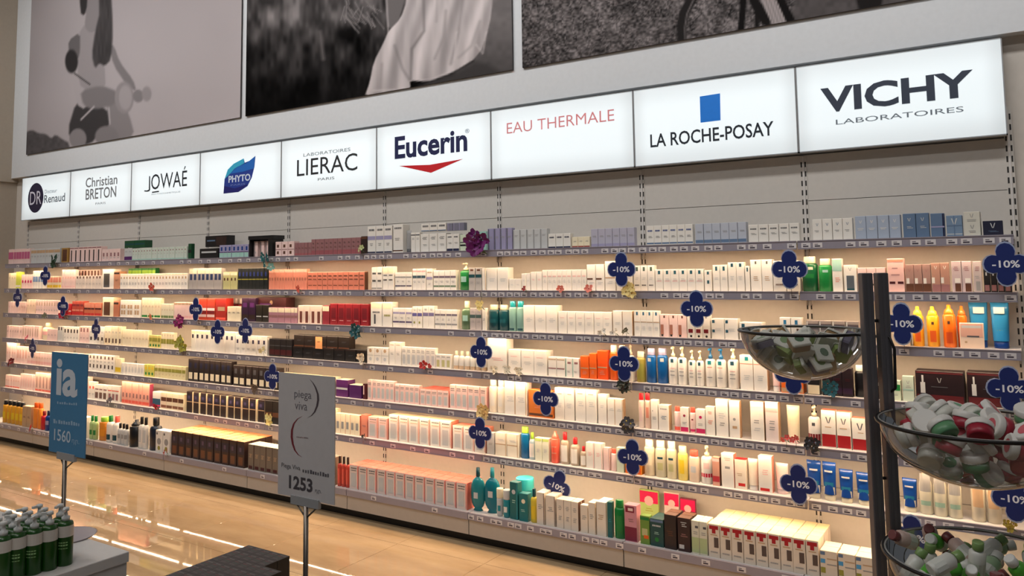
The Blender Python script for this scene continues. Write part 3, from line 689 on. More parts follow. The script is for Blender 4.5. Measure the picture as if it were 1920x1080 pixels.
    run(2, 904, 911, 503, 1, c, 'plain white slim', 'white', [('r', .8, 1, 0, 1, 'tan')])
    run(2, 912, 953, 502, 2, c, 'plain white broad', 'white', [T(.5, 'lgrey', 3)])
    run(2, 954, 977, 523, 2, c, 'low white', 'white', [T(.5, 'lgrey')])
    run(2, 978, 994, 513, 2, c, 'white stepped', 'white', [T(.6, 'lgrey')])
    run(2, 995, 1016, 510, 2, c, 'white pale-lettered', 'white', [T(.6, 'pink')])
    run(2, 1017, 1100, 506, 9, c, 'white rose-lettered', 'white', [('w', .66, .72, 'pink'), T(.5, 'lgrey', 3)])
    run(2, 1101, 1133, 496, 2, c, 'white brown-barred', 'white', [('r', .0, .7, .42, .48, 'brown'), T(.3, 'lgrey')])
    run(2, 1134, 1154, 490, 1, c, 'tall white', 'white', [('b', .42, .46, 'tan'), T(.3, 'lgrey')])
    run(2, 1156, 1186, 496, 2, c, 'white behind cream blossom', 'white', [T(.5, 'lgrey')])
    sq = [('r', .36, .66, .78, .94, (34, 88, 100))]
    run(2, 1188, 1228, 498, 3, c, 'white green-squared', 'white', [('r', .36, .66, .78, .94, (70, 92, 76)), ('w', .2, .25, 'black'), T(.5, 'lgrey')])
    run(2, 1229, 1320, 505, 6, c, 'white teal-squared', 'white', sq+[('w', .44, .48, 'pink'), T(.55, 'lgrey')])
    run(2, 1321, 1335, 507, 1, c, 'white twice teal-squared', 'white', [('r', .36, .66, .8, .94, (34, 88, 100)), ('r', .36, .66, .36, .52, (34, 88, 100))])
    run(2, 1337, 1365, 497, 2, c, 'white taller teal-squared', 'white', sq+[T(.5, 'lgrey')])
    run(2, 1366, 1397, 492, 2, c, 'white tallest teal-squared', 'white', [('r', .36, .66, .84, .96, (24, 70, 86)), T(.5, 'lgrey', 3)])
    run(2, 1398, 1407, 499, 1, c, 'white narrow teal-squared', 'white', sq)
    run(2, 1408, 1450, 487, 2, c, 'white broad grey-squared', 'white', [('r', .42, .58, .86, .95, (96, 90, 84)), T(.45, 'tan', 3)])
    run(2, 1451, 1500, 489, 2, c, 'white behind clover tag', 'white', [('w', .2, .25, 'brown'), T(.45, 'lgrey')])
    run(2, 1502, 1533, 481, 1, 'wide', 'dark green', (16, 92, 50), [('lab', .5, .62, .7, 'cream'), ('lab', .6, .38, .5, 'green')], cap='cream')
    run(2, 1534, 1561, 485, 1, 'wide', 'bright green', (28, 132, 60), [('lab', .4, .58, .66, 'mint')], cap='cream')
    run(2, 1562, 1581, 485, 1, c, 'mint-topped', 'white', [('b', .62, .97, 'mint'), T(.4, 'salmon', 3)])
    run(2, 1583, 1608, 497, 1, c, 'white with bottle picture', 'white', [('r', .2, .8, .05, .6, (84, 92, 100)), ('r', .2, .8, .05, .12, 'dteal'), ('V', .84, .12, 'grey')])
    run(2, 1609, 1662, 502, 3, c, 'off-white dark-squared', 'wpink', [('r', .15, .75, .26, .33, 'dbrown'), T(.7)])
    run(2, 1665, 1697, 485, 1, c, 'peach-topped pink', (236, 190, 180), [('r', .1, .45, .24, .31, 'maroon'), ('r', .6, .95, .24, .31, 'maroon'), T(.7, 'mauve', 1), T(.5, 'mauve', 1), ('b', .9, .97, 'salmon')])
    run(2, 1699, 1747, 496, 3, c, 'mauve-brown white-patched', (164, 128, 118), [('b', .02, .3, 'brown'), ('r', .1, .45, .3, .5, 'white'), ('V', .78, .16, 'mauve')])
    run(2, 1748, 1782, 493, 2, c, 'rose-brown emblem', (180, 134, 116), [('b', .02, .26, 'mauve'), ('r', .0, .35, .3, .5, 'white'), ('V', .84, .18, 'white')])
    run(2, 1786, 1824, 490, 2, c, 'grey-pink', (196, 176, 176), [('r', .3, .9, .02, .28, 'brown'), ('r', .3, .85, .3, .45, 'white'), T(.8, 'mauve', 3)])
    run(2, 1826, 1843, 490, 1, c, 'pearl grey', (190, 176, 172), [('r', .3, .8, .05, .35, 'grey'), T(.8, 'mauve', 3), T(.5)])
    run(2, 1846, 1898, 496, 4, c, 'black rust-patched', (26, 22, 24), [('r', .1, .8, .05, .26, 'mauve'), ('r', .3, .5, .6, .72, 'lgrey')])
    # ---- third shelf
    run(3, 15, 48, 566, 7, c, 'blush low slim', 'wpink', [T(.6, 'salmon', 3)])
    run(3, 49, 65, 562, 3, c, 'peach', (236, 206, 180), [T(.6, 'tan')])
    run(3, 66, 109, 563, 9, c, 'ivory brown-ticked', 'wpink', [('r', .4, .7, .6, .85, 'tan'), T(.3)])
    run(3, 120, 133, 570, 2, c, 'crimson', 'red', [('b', .3, .4, 'white')])
    run(3, 134, 156, 565, 3, c, 'brick-red', (176, 66, 48), [('b', .64, .8, 'dred'), ('b', .3, .42, 'salmon'), ('b', .05, .24, 'red')])
    run(3, 157, 190, 568, 5, c, 'rust two-tone', (200, 110, 78), [('b', .62, .95, 'salmon'), ('b', .48, .6, 'maroon'), ('b', .05, .2, 'red')])
    run(3, 191, 212, 558, 1, c, 'cream display brown-windowed', 'cream', [('r', .12, .7, .05, .76, 'brown')])
    run(3, 212, 222, 565, 1, c, 'terracotta flecked', (190, 120, 90), [('b', .8, .92, 'dbrown')])
    run(3, 224, 262, 563, 3, c, 'white twin-squared', 'white', [('r', .15, .45, .5, .72, 'tan'), ('r', .55, .85, .5, .72, 'tan'), ('r', .15, .45, .15, .4, 'tan'), ('r', .55, .85, .15, .4, 'tan')])
    run(3, 265, 300, 559, 6, c, 'tall cream', 'cream', [T(.6, 'tan'), ('b', .04, .14, 'green')])
    run(3, 301, 325, 570, 5, c, 'cream green-footed', (222, 216, 190), [('b', .04, .2, (96, 120, 70)), T(.6, 'tan')])
    run(3, 326, 360, 567, 5, c, 'rosy cream', 'wpink', [('b', .85, .95, 'tan'), ('b', .08, .2, 'pink')])
    run(3, 372, 402, 560, 2, c, 'scarlet white-banded', (190, 62, 40), [('b', .44, .56, 'white'), ('b', .14, .26, 'wpink'), ('b', .3, .42, 'dred')])
    run(3, 403, 423, 560, 1, c, 'scarlet plain', (176, 44, 36), [('r', .2, .9, .44, .62, 'tan'), ('b', .05, .14, 'coral')])
    run(3, 425, 451, 575, 3, c, 'cream short', 'cream', [T(.6, 'brown')])
    run(3, 424, 452, 560, 3, 'bottle', 'dark red white-capped', 'dred', [], cap='white', back=.1)
    run(3, 452, 478, 559, 2, c, 'aubergine', 'dpurple', [('b', .1, .3, 'dbrown'), ('r', .2, .8, .6, .8, 'purple')])
    run(3, 479, 503, 572, 2, c, 'dark olive', (40, 34, 26), [('r', .1, .9, .3, .36, 'lgrey')])
    run(3, 503, 557, 577, 9, c, 'mauve cream-topped', (174, 126, 138), [('b', .68, .97, 'cream'), ('b', .34, .5, 'mauve')])
    run(3, 558, 603, 573, 4, c, 'cream brown-barred', (238, 214, 196), [('r', .3, .75, .05, .68, (118, 64, 54))])
    run(3, 604, 617, 573, 1, c, 'cream-topped maroon', (150, 50, 60), [('b', .7, .97, 'cream')])
    run(3, 618, 690, 570, 5, c, 'deep red', (146, 30, 40), [('r', .2, .8, .3, .8, (116, 22, 34)), T(.2, 'pink', 1)])
    run(3, 694, 716, 567, 1, c, 'ivory broad', 'white', [('b', .74, .97, 'cream'), ('w', .55, .62, 'dgrey'), ('r', .3, .45, .1, .5, 'dgrey')])
    run(3, 717, 735, 567, 1, c, 'ivory bright-topped', 'white', [('b', .72, .97, 'cream'), ('w', .42, .5, 'olive')])
    run(3, 736, 772, 578, 3, c, 'white lilac-barred low', 'white', [('b', .7, .8, 'lilac'), ('b', .24, .32, (90, 76, 110)), T(.5)])
    run(3, 773, 791, 575, 2, c, 'white violet-barred', 'white', [('b', .55, .7, (96, 92, 150)), T(.85), ('r', .3, .6, .2, .3, 'olive')])
    run(3, 792, 814, 574, 2, c, 'white slate-barred', 'white', [('b', .55, .7, (120, 112, 150)), T(.85, 'dgrey')])
    run(3, 815, 857, 581, 4, c, 'white grey-barred low', 'white', [('b', .68, .78, (118, 108, 120)), ('b', .2, .28, 'grey'), T(.5)])
    run(3, 861, 880, 565, 1, 'bottle', 'sage green', (90, 116, 84), [('lab', .5, .3, .5, 'mint')], cap='cream')
    run(3, 881, 903, 578, 2, c, 'grey dark-teal banded', (186, 176, 172), [('b', .55, .7, (70, 92, 90)), T(.85), T(.4)])
    run(3, 904, 911, 578, 1, c, 'cream edge-on', 'white', [T(.5)])
    run(3, 912, 950, 572, 2, 'wide', 'dark teal', 'dteal', [('lab', .6, .3, .45, (16, 84, 92))], cap='cream')
    run(3, 951, 980, 565, 2, 'wide', 'pale teal', (126, 166, 156), [('lab', .7, .03, .1, 'dteal')], cap='teal')
    run(3, 981, 1046, 573, 3, c, 'plain white large', 'white', [T(.5, 'lgrey', 3), ('r', .97, 1, 0, 1, 'tan')])
    run(3, 1047, 1148, 585, 6, c, 'plain white medium', 'white', [T(.7, 'pink', 1), T(.5, 'lgrey', 3)])
    run(3, 1149, 1186, 583, 2, c, 'plain white shade-edged', 'white', [('r', 0, .04, 0, 1, 'tan'), T(.5, 'lgrey')], side='tan')  # tan side paints in the side shadow of white cartons
    bs = ('r', .36, .64, .82, .95, (40, 96, 128))
    run(3, 1189, 1237, 583, 4, c, 'white tall blue-squared', 'white', [bs, ('b', .54, .57, 'tan'), T(.35, 'lgrey', 3)])
    run(3, 1238, 1288, 590, 3, c, 'rosy with dropper picture', 'wpink', [('r', .4, .6, .84, .95, 'brown'), ('r', .05, .4, .1, .55, (170, 110, 90)), ('r', .1, .35, .03, .12, 'black')])
    run(3, 1289, 1332, 590, 3, c, 'ivory red-squared', 'white', [('r', .36, .62, .84, .94, 'grey'), ('r', .15, .75, .22, .38, 'dred'), ('e', .08, .16, 'black')])
    run(3, 1334, 1384, 598, 2, c, 'white broad twice-squared', 'white', [('r', .06, .26, .78, .93, (30, 80, 100)), ('r', .06, .26, .32, .46, (30, 80, 100)), T(.5, 'lgrey', 3)])
    run(3, 1386, 1430, 605, 1, c, 'low white wide', 'white', [('r', .1, .24, .72, .92, (30, 80, 100)), ('r', .08, .24, .1, .3, 'bluegrey')])
    run(3, 1463, 1505, 596, 2, c, 'white sky-squared', 'white', [('r', .36, .62, .72, .9, (40, 110, 150)), ('r', .5, .7, .45, .55, 'brown')])
    run(3, 1512, 1612, 602, 4, c, 'grey-brown barred', (150, 138, 132), [('b', .6, .85, (84, 74, 78)), T(.4, 'dgrey'), ('r', .05, .14, .4, .95, 'lgrey')])
    run(3, 1674, 1708, 626, 1, c, 'low beige', (206, 192, 172), [T(.5, 'tan')])
    run(3, 1711, 1734, 575, 1, 'spray', 'yellow-orange', (244, 168, 32), [('lab', .5, .12, .4, 'orange'), ('lab', .2, .55, .62, 'brown')], cap=(250, 190, 50))
    run(3, 1738, 1763, 575, 1, 'spray', 'yellow-orange, second from left,', (244, 168, 32), [('lab', .5, .12, .4, 'orange'), ('lab', .2, .55, .62, 'brown')], cap=(250, 190, 50))
    run(3, 1769, 1795, 572, 1, 'spray', 'deep orange', (236, 112, 24), [('lab', .5, .1, .36, (206, 76, 18)), ('lab', .2, .55, .62, 'brown')], cap=(240, 128, 30))
    run(3, 1796, 1816, 574, 1, 'spray', 'deep orange, half hidden,', (236, 112, 24), [('lab', .5, .1, .36, (206, 76, 18))], cap=(226, 120, 40), back=.03)
    run(3, 1800, 1848, 606, 1, c, 'leaning ivory picture', (236, 208, 184), [('r', .05, .95, .45, .96, (222, 170, 150)), ('r', .3, .8, .44, .5, 'dgrey'), ('r', .1, .9, .8, .9, 'lgrey'), ('r', .2, .3, .2, .28, 'tan')], dep=.012)
    run(3, 1818, 1856, 568, 1, 'tube', 'sky-blue, left one,', (44, 134, 190), [('lab', .6, .76, .9, 'white')], cap='dblue', back=.035)
    run(3, 1859, 1897, 568, 1, 'tube', 'sky-blue, right one,', (44, 134, 190), [('lab', .6, .76, .9, 'white'), ('lab', .3, .25, .4, 'olive')], cap='dblue', back=.02)
    run(3, 480, 537, 558, 1, c, 'dark maroon lying', (60, 22, 26), [('e', .5, .05, 'tan'), ('r', .1, .5, .2, .4, 'purple')], lift=.112, dep=.09, back=.03)
    run(1, 474, 506, 452, 3, c, 'white inside black case', 'wpink', [('r', .1, .3, 0, 1, 'dgrey'), T(.3)], back=.02, gap=.3)
    # ---- fourth shelf
    run(4, 12, 40, 611, 6, c, 'pale rose', 'wpink', [T(.6, 'mauve', 3)])
    run(4, 41, 72, 611, 7, c, 'pale rose brown-lined', 'wpink', [('r', .4, .6, .2, .8, 'tan')])
    run(4, 73, 86, 606, 1, 'bottle', 'cream with tall cap', 'cream', [('lab', .8, .3, .5, 'pink')], cap='cream')
    run(4, 88, 106, 617, 3, c, 'low rosy', 'wpink', [T(.5, 'mauve')])
    run(4, 107, 117, 612, 2, c, 'grey dark-dotted', 'lgrey', [('r', .3, .75, .74, .95, 'dbrown')])
    run(4, 118, 147, 613, 5, c, 'white dark-dotted', 'white', [('r', .3, .75, .6, .84, 'dbrown'), T(.3)])
    run(4, 148, 166, 612, 3, c, 'rose maroon-dotted', 'wpink', [('r', .25, .75, .66, .9, 'mauve'), T(.3, 'mauve')])
    run(4, 167, 194, 613, 4, c, 'white foot-dotted', 'white', [('r', .3, .7, .2, .4, 'dbrown'), T(.7)])
    run(4, 195, 227, 612, 5, c, 'cream foot-dotted', 'cream', [('r', .3, .7, .1, .34, 'brown'), T(.7)])
    run(4, 229, 277, 619, 8, c, 'pale ivory', 'cream', [T(.5, 'tan')])
    run(4, 279, 300, 629, 4, c, 'yellow-green low', (214, 200, 120), [('b', .5, .8, 'olive'), ('e', .2, .3, 'green')])
    run(4, 301, 326, 624, 5, c, 'mustard-dotted cream', 'cream', [('b', .3, .6, 'olive'), T(.85, 'tan')])
    run(4, 357, 440, 621, 9, c, 'white indigo-squared', 'white', [('r', .2, .6, .62, .8, (44, 36, 60)), ('b', .84, .97, 'cream')])
    run(4, 441, 500, 630, 6, c, 'white slate-squared', 'white', [('r', .25, .6, .58, .78, (52, 46, 72)), T(.3)])
    run(4, 504, 547, 636, 4, c, 'black barcode-lined', (30, 26, 28), [('b', .6, .64, 'dgrey'), ('b', .1, .4, 'maroon')])
    run(4, 548, 688, 653, 7, c, 'black lower-tier', (24, 22, 24), [('b', .86, .97, 'dbrown'), T(.5, 'dgrey')], dep=.06)
    run(4, 550, 655, 630, 5, c, 'black upper-tier', (34, 26, 24), [('b', .1, .2, 'brown'), T(.6, 'dgrey')], lift=.078, dep=.06)
    run(4, 591, 604, 632, 1, c, 'small orange-cream', (240, 168, 110), [T(.6, 'brown')], lift=.0785, back=-.002, dep=.001, jit=0)  # orange-cream is the card's own colour
    run(4, 688, 728, 652, 3, c, 'white curl-marked', 'white', [('e', .8, .2, 'tan'), ('b', .5, .52, 'grey'), ('e', .28, .2, 'lgrey')])
    run(4, 729, 752, 642, 2, c, 'tall ivory', 'white', [('w', .86, .9, 'tan'), T(.5)])
    run(4, 753, 816, 652, 7, c, 'ivory grey-headed', 'white', [('w', .8, .85, 'grey'), ('w', .72, .76, 'grey'), ('r', .2, .8, .1, .6, 'lgrey')])
    run(4, 817, 845, 665, 3, c, 'short ivory', 'white', [('w', .78, .86, 'grey'), ('r', .2, .8, .1, .6, 'khaki')])
    run(4, 848, 911, 660, 6, 'bottle', 'ivory brown-footed', 'white', [('lab', 1.2, .02, .2, 'tan')], cap='cream')
    run(4, 913, 951, 634, 1, c, 'broad glowing white', 'white', [T(.4, 'pink')], dep=.08)
    run(4, 953, 1026, 657, 3, c, 'broad white', 'white', [T(.7, 'pink', 1), T(.5, 'lgrey', 3)], dep=.08)
    run(4, 1028, 1059, 670, 2, c, 'white tan-lined', 'white', [('b', .38, .44, 'mauve'), ('b', .85, .9, 'tan')])
    run(4, 1060, 1086, 672, 2, c, 'white sage-edged', 'white', [('r', 0, .14, 0, 1, 'mint'), ('r', .3, .8, .7, .8, 'mauve'), T(.3)])
    run(4, 1088, 1104, 668, 1, c, 'orange, short', 'orange', [('b', .44, .48, 'tan'), T(.3, 'salmon', 3)])
    run(4, 1105, 1119, 663, 1, c, 'orange, middle height', 'orange', [('b', .4, .44, 'tan'), T(.3, 'salmon', 3)])
    run(4, 1120, 1139, 658, 1, c, 'orange, tallest', (238, 82, 20), [('b', .4, .44, 'tan'), T(.28, 'salmon', 3)])
    run(4, 1141, 1156, 648, 1, 'wide', 'orange white-capped', 'orange', [('lab', .6, .3, .6, (240, 90, 30))], cap='cream')
    run(4, 1157, 1172, 648, 1, 'wide', 'coral white-capped', (226, 80, 60), [], cap='cream')
    run(4, 1174, 1188, 648, 1, 'pump', 'white behind clover tag', 'white', [], cap='cream')
    run(4, 1191, 1208, 660, 1, 'wide', 'olive-gold', (158, 142, 60), [('lab', .7, .1, .6, 'olive')], cap='cream')
    run(4, 1209, 1229, 654, 1, 'wide', 'deep blue, left one,', (10, 86, 150), [('lab', .35, .62, .72, 'lgrey')], cap='lilac')
    run(4, 1230, 1250, 654, 1, 'wide', 'deep blue, right one,', (10, 86, 150), [('lab', .35, .62, .72, 'lgrey')], cap='lilac')
    wl = [('lab', .32, .58, .68, (34, 80, 96)), ('lab', .5, .24, .26, 'grey'), ('lab', .5, .34, .36, 'grey'), ('lab', .5, .42, .44, 'pink')]
    run(4, 1252, 1287, 651, 2, 'pump', 'tall white blue-marked', 'white', wl, cap='cream')
    run(4, 1289, 1319, 658, 2, 'pump', 'shorter white blue-marked', 'white', wl, cap='cream')
    run(4, 1321, 1361, 654, 2, 'pump', 'white blue-headed', 'white', [('lab', .36, .58, .68, 'teal'), ('lab', .5, .5, .52, 'salmon'), ('lab', .5, .24, .26, 'grey')], cap=(10, 90, 140))
    run(4, 1363, 1385, 654, 1, 'pump', 'white narrow', 'white', wl, cap='cream')
    run(4, 1388, 1440, 667, 2, c, 'white broad sea-blue squared', 'white', [('r', .4, .66, .84, .95, 'teal'), ('b', .74, .76, 'salmon'), T(.4, 'lgrey', 3)], side='tan')
    run(4, 1447, 1463, 668, 1, 'tube', 'rosy white', 'wpink', [], cap='white')
    run(4, 1465, 1508, 672, 1, c, 'orange low-fronted', (240, 110, 30), [('b', .02, .14, 'tan'), ('b', .6, .9, 'cream')])
    run(4, 1514, 1538, 680, 1, c, 'black on cream foot', 'black', [('b', .02, .3, 'cream'), ('r', 0, .06, 0, 1, 'lgrey')])
    run(4, 1542, 1600, 690, 3, c, 'black wine-tinted', (30, 14, 22), [('b', .1, .3, 'dpurple'), T(.6, 'maroon')])
    run(4, 1602, 1626, 686, 1, 'wide', 'black white-capped', 'black', [], cap='white', back=.02)
    run(4, 1628, 1660, 690, 2, c, 'dark brown half-hidden', 'dbrown', [T(.5, 'grey')])
    run(4, 1668, 1690, 714, 1, c, 'low green-white', 'wgreen', [('b', .5, .8, 'green'), T(.3)])
    run(4, 1693, 1715, 706, 1, c, 'mint emblem', (190, 204, 186), [('V', .76, .14, 'grey'), ('b', .44, .48, 'mint'), T(.6)])
    for a, b_, s_ in ((1717, 1812, 'left'), (1814, 1905, 'right')):
        run(4, a, b_, 697 if a < 1800 else 700, 1, c, f'wide maroon bottle-pictured {s_}', (30, 14, 20), [('b', .02, .26, (90, 20, 26)), ('r', .1, .2, .3, .64, 'lgrey'), ('r', .13, .17, .6, .86, 'lgrey'), ('V', .72, .05, 'grey'), T(.5, 'dgrey', 1), ('b', .92, .97, (84, 26, 30))], dep=.09)
    # ---- fifth shelf
    run(5, 11, 29, 643, 4, c, 'tall pale rose', 'wpink', [T(.5, 'salmon')])
    run(5, 30, 50, 650, 4, c, 'pale rose ticked', 'wpink', [('r', .4, .6, .3, .8, 'salmon')])
    run(5, 51, 96, 661, 9, c, 'low blush', 'wpink', [T(.6, 'tan'), ('b', .1, .3, 'pink')])
    run(5, 98, 163, 662, 10, c, 'blush behind blue placard', 'wpink', [T(.6, 'tan')])
    run(5, 165, 214, 666, 7, c, 'white twice brown-dotted', 'white', [('r', .3, .62, .76, .93, 'brown'), ('r', .3, .62, .2, .42, 'dbrown'), T(.6)])
    run(5, 215, 226, 672, 2, c, 'yellowish cream', 'cream', [('b', .1, .4, 'yellow')])
    run(5, 227, 269, 682, 7, c, 'low ivory ticked', 'white', [('r', .4, .62, .2, .7, 'lgrey')])
    run(5, 270, 288, 684, 3, c, 'lemon-lime', (206, 200, 100), [('e', .25, .3, 'green'), ('e', .7, .3, 'yellow')])
    run(5, 289, 347, 686, 9, c, 'khaki cream', (216, 206, 160), [('b', .5, .75, 'olive'), T(.3, 'tan')])
    run(5, 352, 434, 676, 8, c, 'black cream-windowed', (36, 28, 28), [('r', .12, .82, .1, .4, 'cream'), ('r', .2, .6, .6, .84, 'navy')], gap=.08)
    run(5, 436, 522, 688, 7, c, 'black ivory-windowed', (40, 30, 30), [('r', .12, .82, .1, .4, 'cream'), ('r', .2, .6, .6, .84, 'dgrey')], gap=.08)
    run(5, 524, 627, 704, 7, c, 'cream behind grey placard', 'cream', [('b', .3, .5, 'purple')])
    run(5, 629, 652, 712, 1, c, 'violet white-banded', (90, 34, 100), [('b', .42, .54, 'lgrey')], top='cream')
    run(5, 654, 678, 722, 1, c, 'plain violet', (78, 28, 92), [T(.3, 'purple')], top='cream')
    run(5, 680, 687, 720, 1, c, 'slim maroon', 'maroon', [('r', .1, .4, .3, .9, 'wpink')])
    ch = [('w', .82, .86, 'dgrey'), ('w', .75, .78, 'dgrey'), ('r', .22, .78, .12, .62, 'lgrey')]
    run(5, 689, 739, 714, 6, c, 'blush grey-lettered tall', 'wpink', ch, side='pink', top='wpink')
    run(5, 740, 786, 722, 5, c, 'blush grey-lettered', 'wpink', ch, side='pink', top='wpink')
    run(5, 787, 841, 731, 5, c, 'blush grey-lettered low', 'wpink', ch, side='salmon', top=(220, 96, 84), dep=.15)
    run(5, 843, 911, 724, 6, c, 'blush grey-lettered broad', 'wpink', ch, side='pink', top='wpink')
    run(5, 914, 944, 713, 2, 'wide', 'tall cream white-capped', (238, 226, 206), [('lab', .5, .2, .6, 'white')], cap='white')
    run(5, 946, 988, 713, 2, c, 'tall white tan-edged', 'white', [('r', .9, 1, 0, 1, 'tan'), T(.5, 'lgrey', 3)])
    run(5, 990, 1038, 732, 1, c, 'orange display', (214, 120, 50), [('b', .05, .14, 'brown'), T(.4, 'salmon')], dep=.05)
    run(5, 1040, 1077, 728, 2, c, 'tall plain white', 'white', [T(.5, 'lgrey', 3), T(.8, 'tan', 1)])
    run(5, 1079, 1119, 731, 2, c, 'tall ivory speckled', 'white', [T(.6, 'lgrey', 3), T(.85, 'tan', 1)])
    run(5, 1121, 1138, 740, 1, c, 'ivory shorter', 'white', [T(.6, 'lgrey')])
    run(5, 1139, 1169, 748, 2, c, 'ivory shortest', 'white', [T(.6, 'lgrey'), ('r', .9, 1, 0, 1, 'tan')], side='tan')
    run(5, 1196, 1207, 738, 1, 'wide', 'ivory red-capped', (238, 216, 200), [('lab', .5, .2, .6, 'wpink')], cap='red')
    run(5, 1208, 1219, 738, 1, 'wide', 'peach red-capped', (232, 200, 180), [('lab', .5, .3, .6, 'salmon')], cap='red')
    run(5, 1221, 1234, 750, 1, c, 'slim white', 'white', [('r', .2, .3, .6, .65, 'grey'), T(.4)])
    run(5, 1235, 1255, 760, 1, c, 'white lettered', 'white', [('w', .82, .87, 'grey'), T(.55, 'bluegrey', 3)], side='tan')
    run(5, 1263, 1275, 763, 1, 'wide', 'rosy red-capped', 'wpink', [('lab', 1, .06, .2, 'coral')], cap='coral')
    run(5, 1276, 1291, 765, 1, c, 'white magenta-footed, left', 'white', [('b', .04, .22, 'magenta'), ('e', .68, .16, (160, 40, 70)), T(.4)])
    run(5, 1292, 1304, 765, 1, 'wide', 'white coral-capped', 'wpink', [('lab', 1, .06, .16, 'magenta'), ('lab', .3, .5, .56, 'dred')], cap='coral')
    run(5, 1305, 1323, 768, 1, c, 'white magenta-footed, right', 'white', [('b', .04, .22, 'magenta'), ('e', .68, .16, 'magenta'), T(.4)])
    run(5, 1324, 1341, 763, 1, c, 'peach-lettered', 'white', [T(.8, 'salmon'), T(.5, 'salmon', 3)])
    run(5, 1343, 1367, 749, 1, c, 'tall ivory lettered', 'white', [T(.6, 'lgrey', 3), T(.35, 'grey')])
    run(5, 1368, 1388, 752, 1, c, 'ivory blot-marked', 'white', [('e', .5, .14, 'grey'), ('r', .3, .75, .25, .32, 'tan')], side='tan')
    run(5, 1408, 1434, 754, 1, c, 'pearl tall left', 'white', [('b', .84, .95, 'cream'), T(.5, 'grey'), T(.3, 'lgrey')], side='tan')
    run(5, 1436, 1461, 754, 1, c, 'pearl tall right', (226, 212, 206), [('b', .74, .84, 'pink'), T(.5, 'grey'), T(.35, 'grey')], side='tan')
    run(5, 1474, 1500, 762, 1, 'tube', 'plain ivory', 'cream', [], cap='wpink')
    run(5, 1514, 1539, 762, 1, 'pump', 'white ruby-footed', 'white', [('lab', 1.2, .02, .3, 'dred'), ('lab', .25, .5, .58, 'dgrey')], cap='cream')
    for a, b_, v, s_ in ((1541, 1569, 770, 'left'), (1570, 1597, 773, 'middle'), (1598, 1630, 785, 'right')):
        run(5, a, b_, v, 1, c, f'white ruby-footed emblem, {s_} one', 'white', [('b', .03, .36, (170, 24, 30)), ('V', .74, .2, 'dgrey'), T(.54, 'tan', 1)], top=(222, 120, 100), dep=.05)
    run(5, 1664, 1720, 800, 2, c, 'white ruby-footed, beyond posts', 'white', [('b', .03, .36, (170, 24, 30)), ('V', .74, .2, 'dgrey')])
    run(5, 1724, 1890, 790, 5, c, 'ivory behind acrylic bowl', (216, 204, 190), [T(.6, 'tan', 3)])
    # ---- sixth shelf
    run(6, 9, 36, 704, 6, c, 'faint pink', 'wpink', [T(.6, 'salmon'), ('b', .04, .12, 'coral')])
    run(6, 37, 64, 702, 6, c, 'faint pink lined', 'wpink', [('r', .4, .6, .2, .8, 'pink')])
    run(6, 65, 96, 700, 5, c, 'rosy stacked', (236, 196, 180), [('r', .4, .6, .2, .8, 'mauve'), ('b', .04, .12, 'coral')])
    run(6, 98, 163, 704, 9, c, 'pink behind blue placard', 'wpink', [T(.6, 'tan')])
    run(6, 165, 176, 716, 2, c, 'white red-starred', 'white', [('r', .3, .8, .6, .75, 'coral'), T(.3)])
    run(6, 177, 200, 722, 3, c, 'dark-specked white', 'white', [('r', .1, .8, .1, .5, (110, 80, 70)), ('r', .1, .9, .66, .74, 'mauve')])
    run(6, 201, 222, 724, 3, c, 'white coral-lined', 'white', [('b', .66, .72, 'coral'), ('r', .2, .8, .1, .5, 'mauve')])
    run(6, 227, 279, 718, 8, c, 'pink lined', (236, 170, 150), [('r', .3, .7, .3, .5, 'mauve'), ('b', .05, .18, 'coral')], side=(160, 60, 90))
    run(6, 285, 300, 735, 1, c, 'white over petrol-blue', 'white', [('b', .02, .58, (40, 84, 110)), ('b', .1, .2, 'magenta')])
    run(6, 301, 344, 738, 4, c, 'cream brown-blocked', 'cream', [('b', .48, .72, 'brown'), ('b', .08, .25, (130, 84, 60))])
    run(6, 348, 495, 742, 11, c, 'black-brown tall', (44, 30, 30), [('b', .56, .9, (34, 30, 50)), ('r', .25, .6, .66, .8, (74, 66, 104)), ('b', .5, .54, 'tan')], gap=.2, side='cream')
    run(6, 496, 524, 752, 2, c, 'black rightmost', (30, 26, 26), [('b', .3, .5, 'brown')])
    run(6, 526, 627, 762, 7, c, 'ivory behind grey placard', 'cream', [T(.5, 'tan')])
    run(6, 629, 674, 777, 5, c, 'cream grey-windowed', 'cream', [('r', .2, .7, .25, .6, 'grey')], side='salmon')
    run(6, 676, 688, 778, 1, c, 'salmon', 'salmon', [T(.5, 'mauve')])
    ch2 = [('w', .86, .9, 'dgrey'), ('w', .75, .78, 'tan'), ('r', .2, .74, .1, .66, 'lgrey'), ('r', .92, .98, .04, .96, 'salmon')]
    run(6, 690, 726, 783, 2, c, 'white salmon-edged', 'wpink', ch2, side='salmon', top='cream')
    run(6, 728, 846, 784, 6, c, 'tall white salmon-edged', 'white', ch2, side='salmon', top='cream', dep=.09)
    run(6, 848, 910, 801, 3, c, 'lower white salmon-edged', 'white', ch2, side='salmon', top=(236, 150, 130), dep=.1)
    run(6, 912, 926, 812, 1, c, 'grey-fronted', 'lgrey', [T(.5, 'grey')])
    run(6, 928, 971, 813, 2, c, 'cream-white broad', (236, 226, 206), [('b', .48, .52, 'tan'), T(.7, 'lgrey'), ('r', .92, 1, 0, 1, 'tan')])
    run(6, 972, 989, 802, 1, 'wide', 'blue lime-capped', (10, 100, 150), [], cap='lime')
    run(6, 990, 1001, 812, 1, 'bottle', 'clear lime-capped', (170, 190, 196), [('lab', 1, .1, .6, 'white')], cap='lime')
    run(6, 1003, 1029, 822, 2, c, 'cream lime-topped', (232, 230, 206), [('b', .86, .97, (200, 220, 120)), T(.5, 'lgrey', 3)])
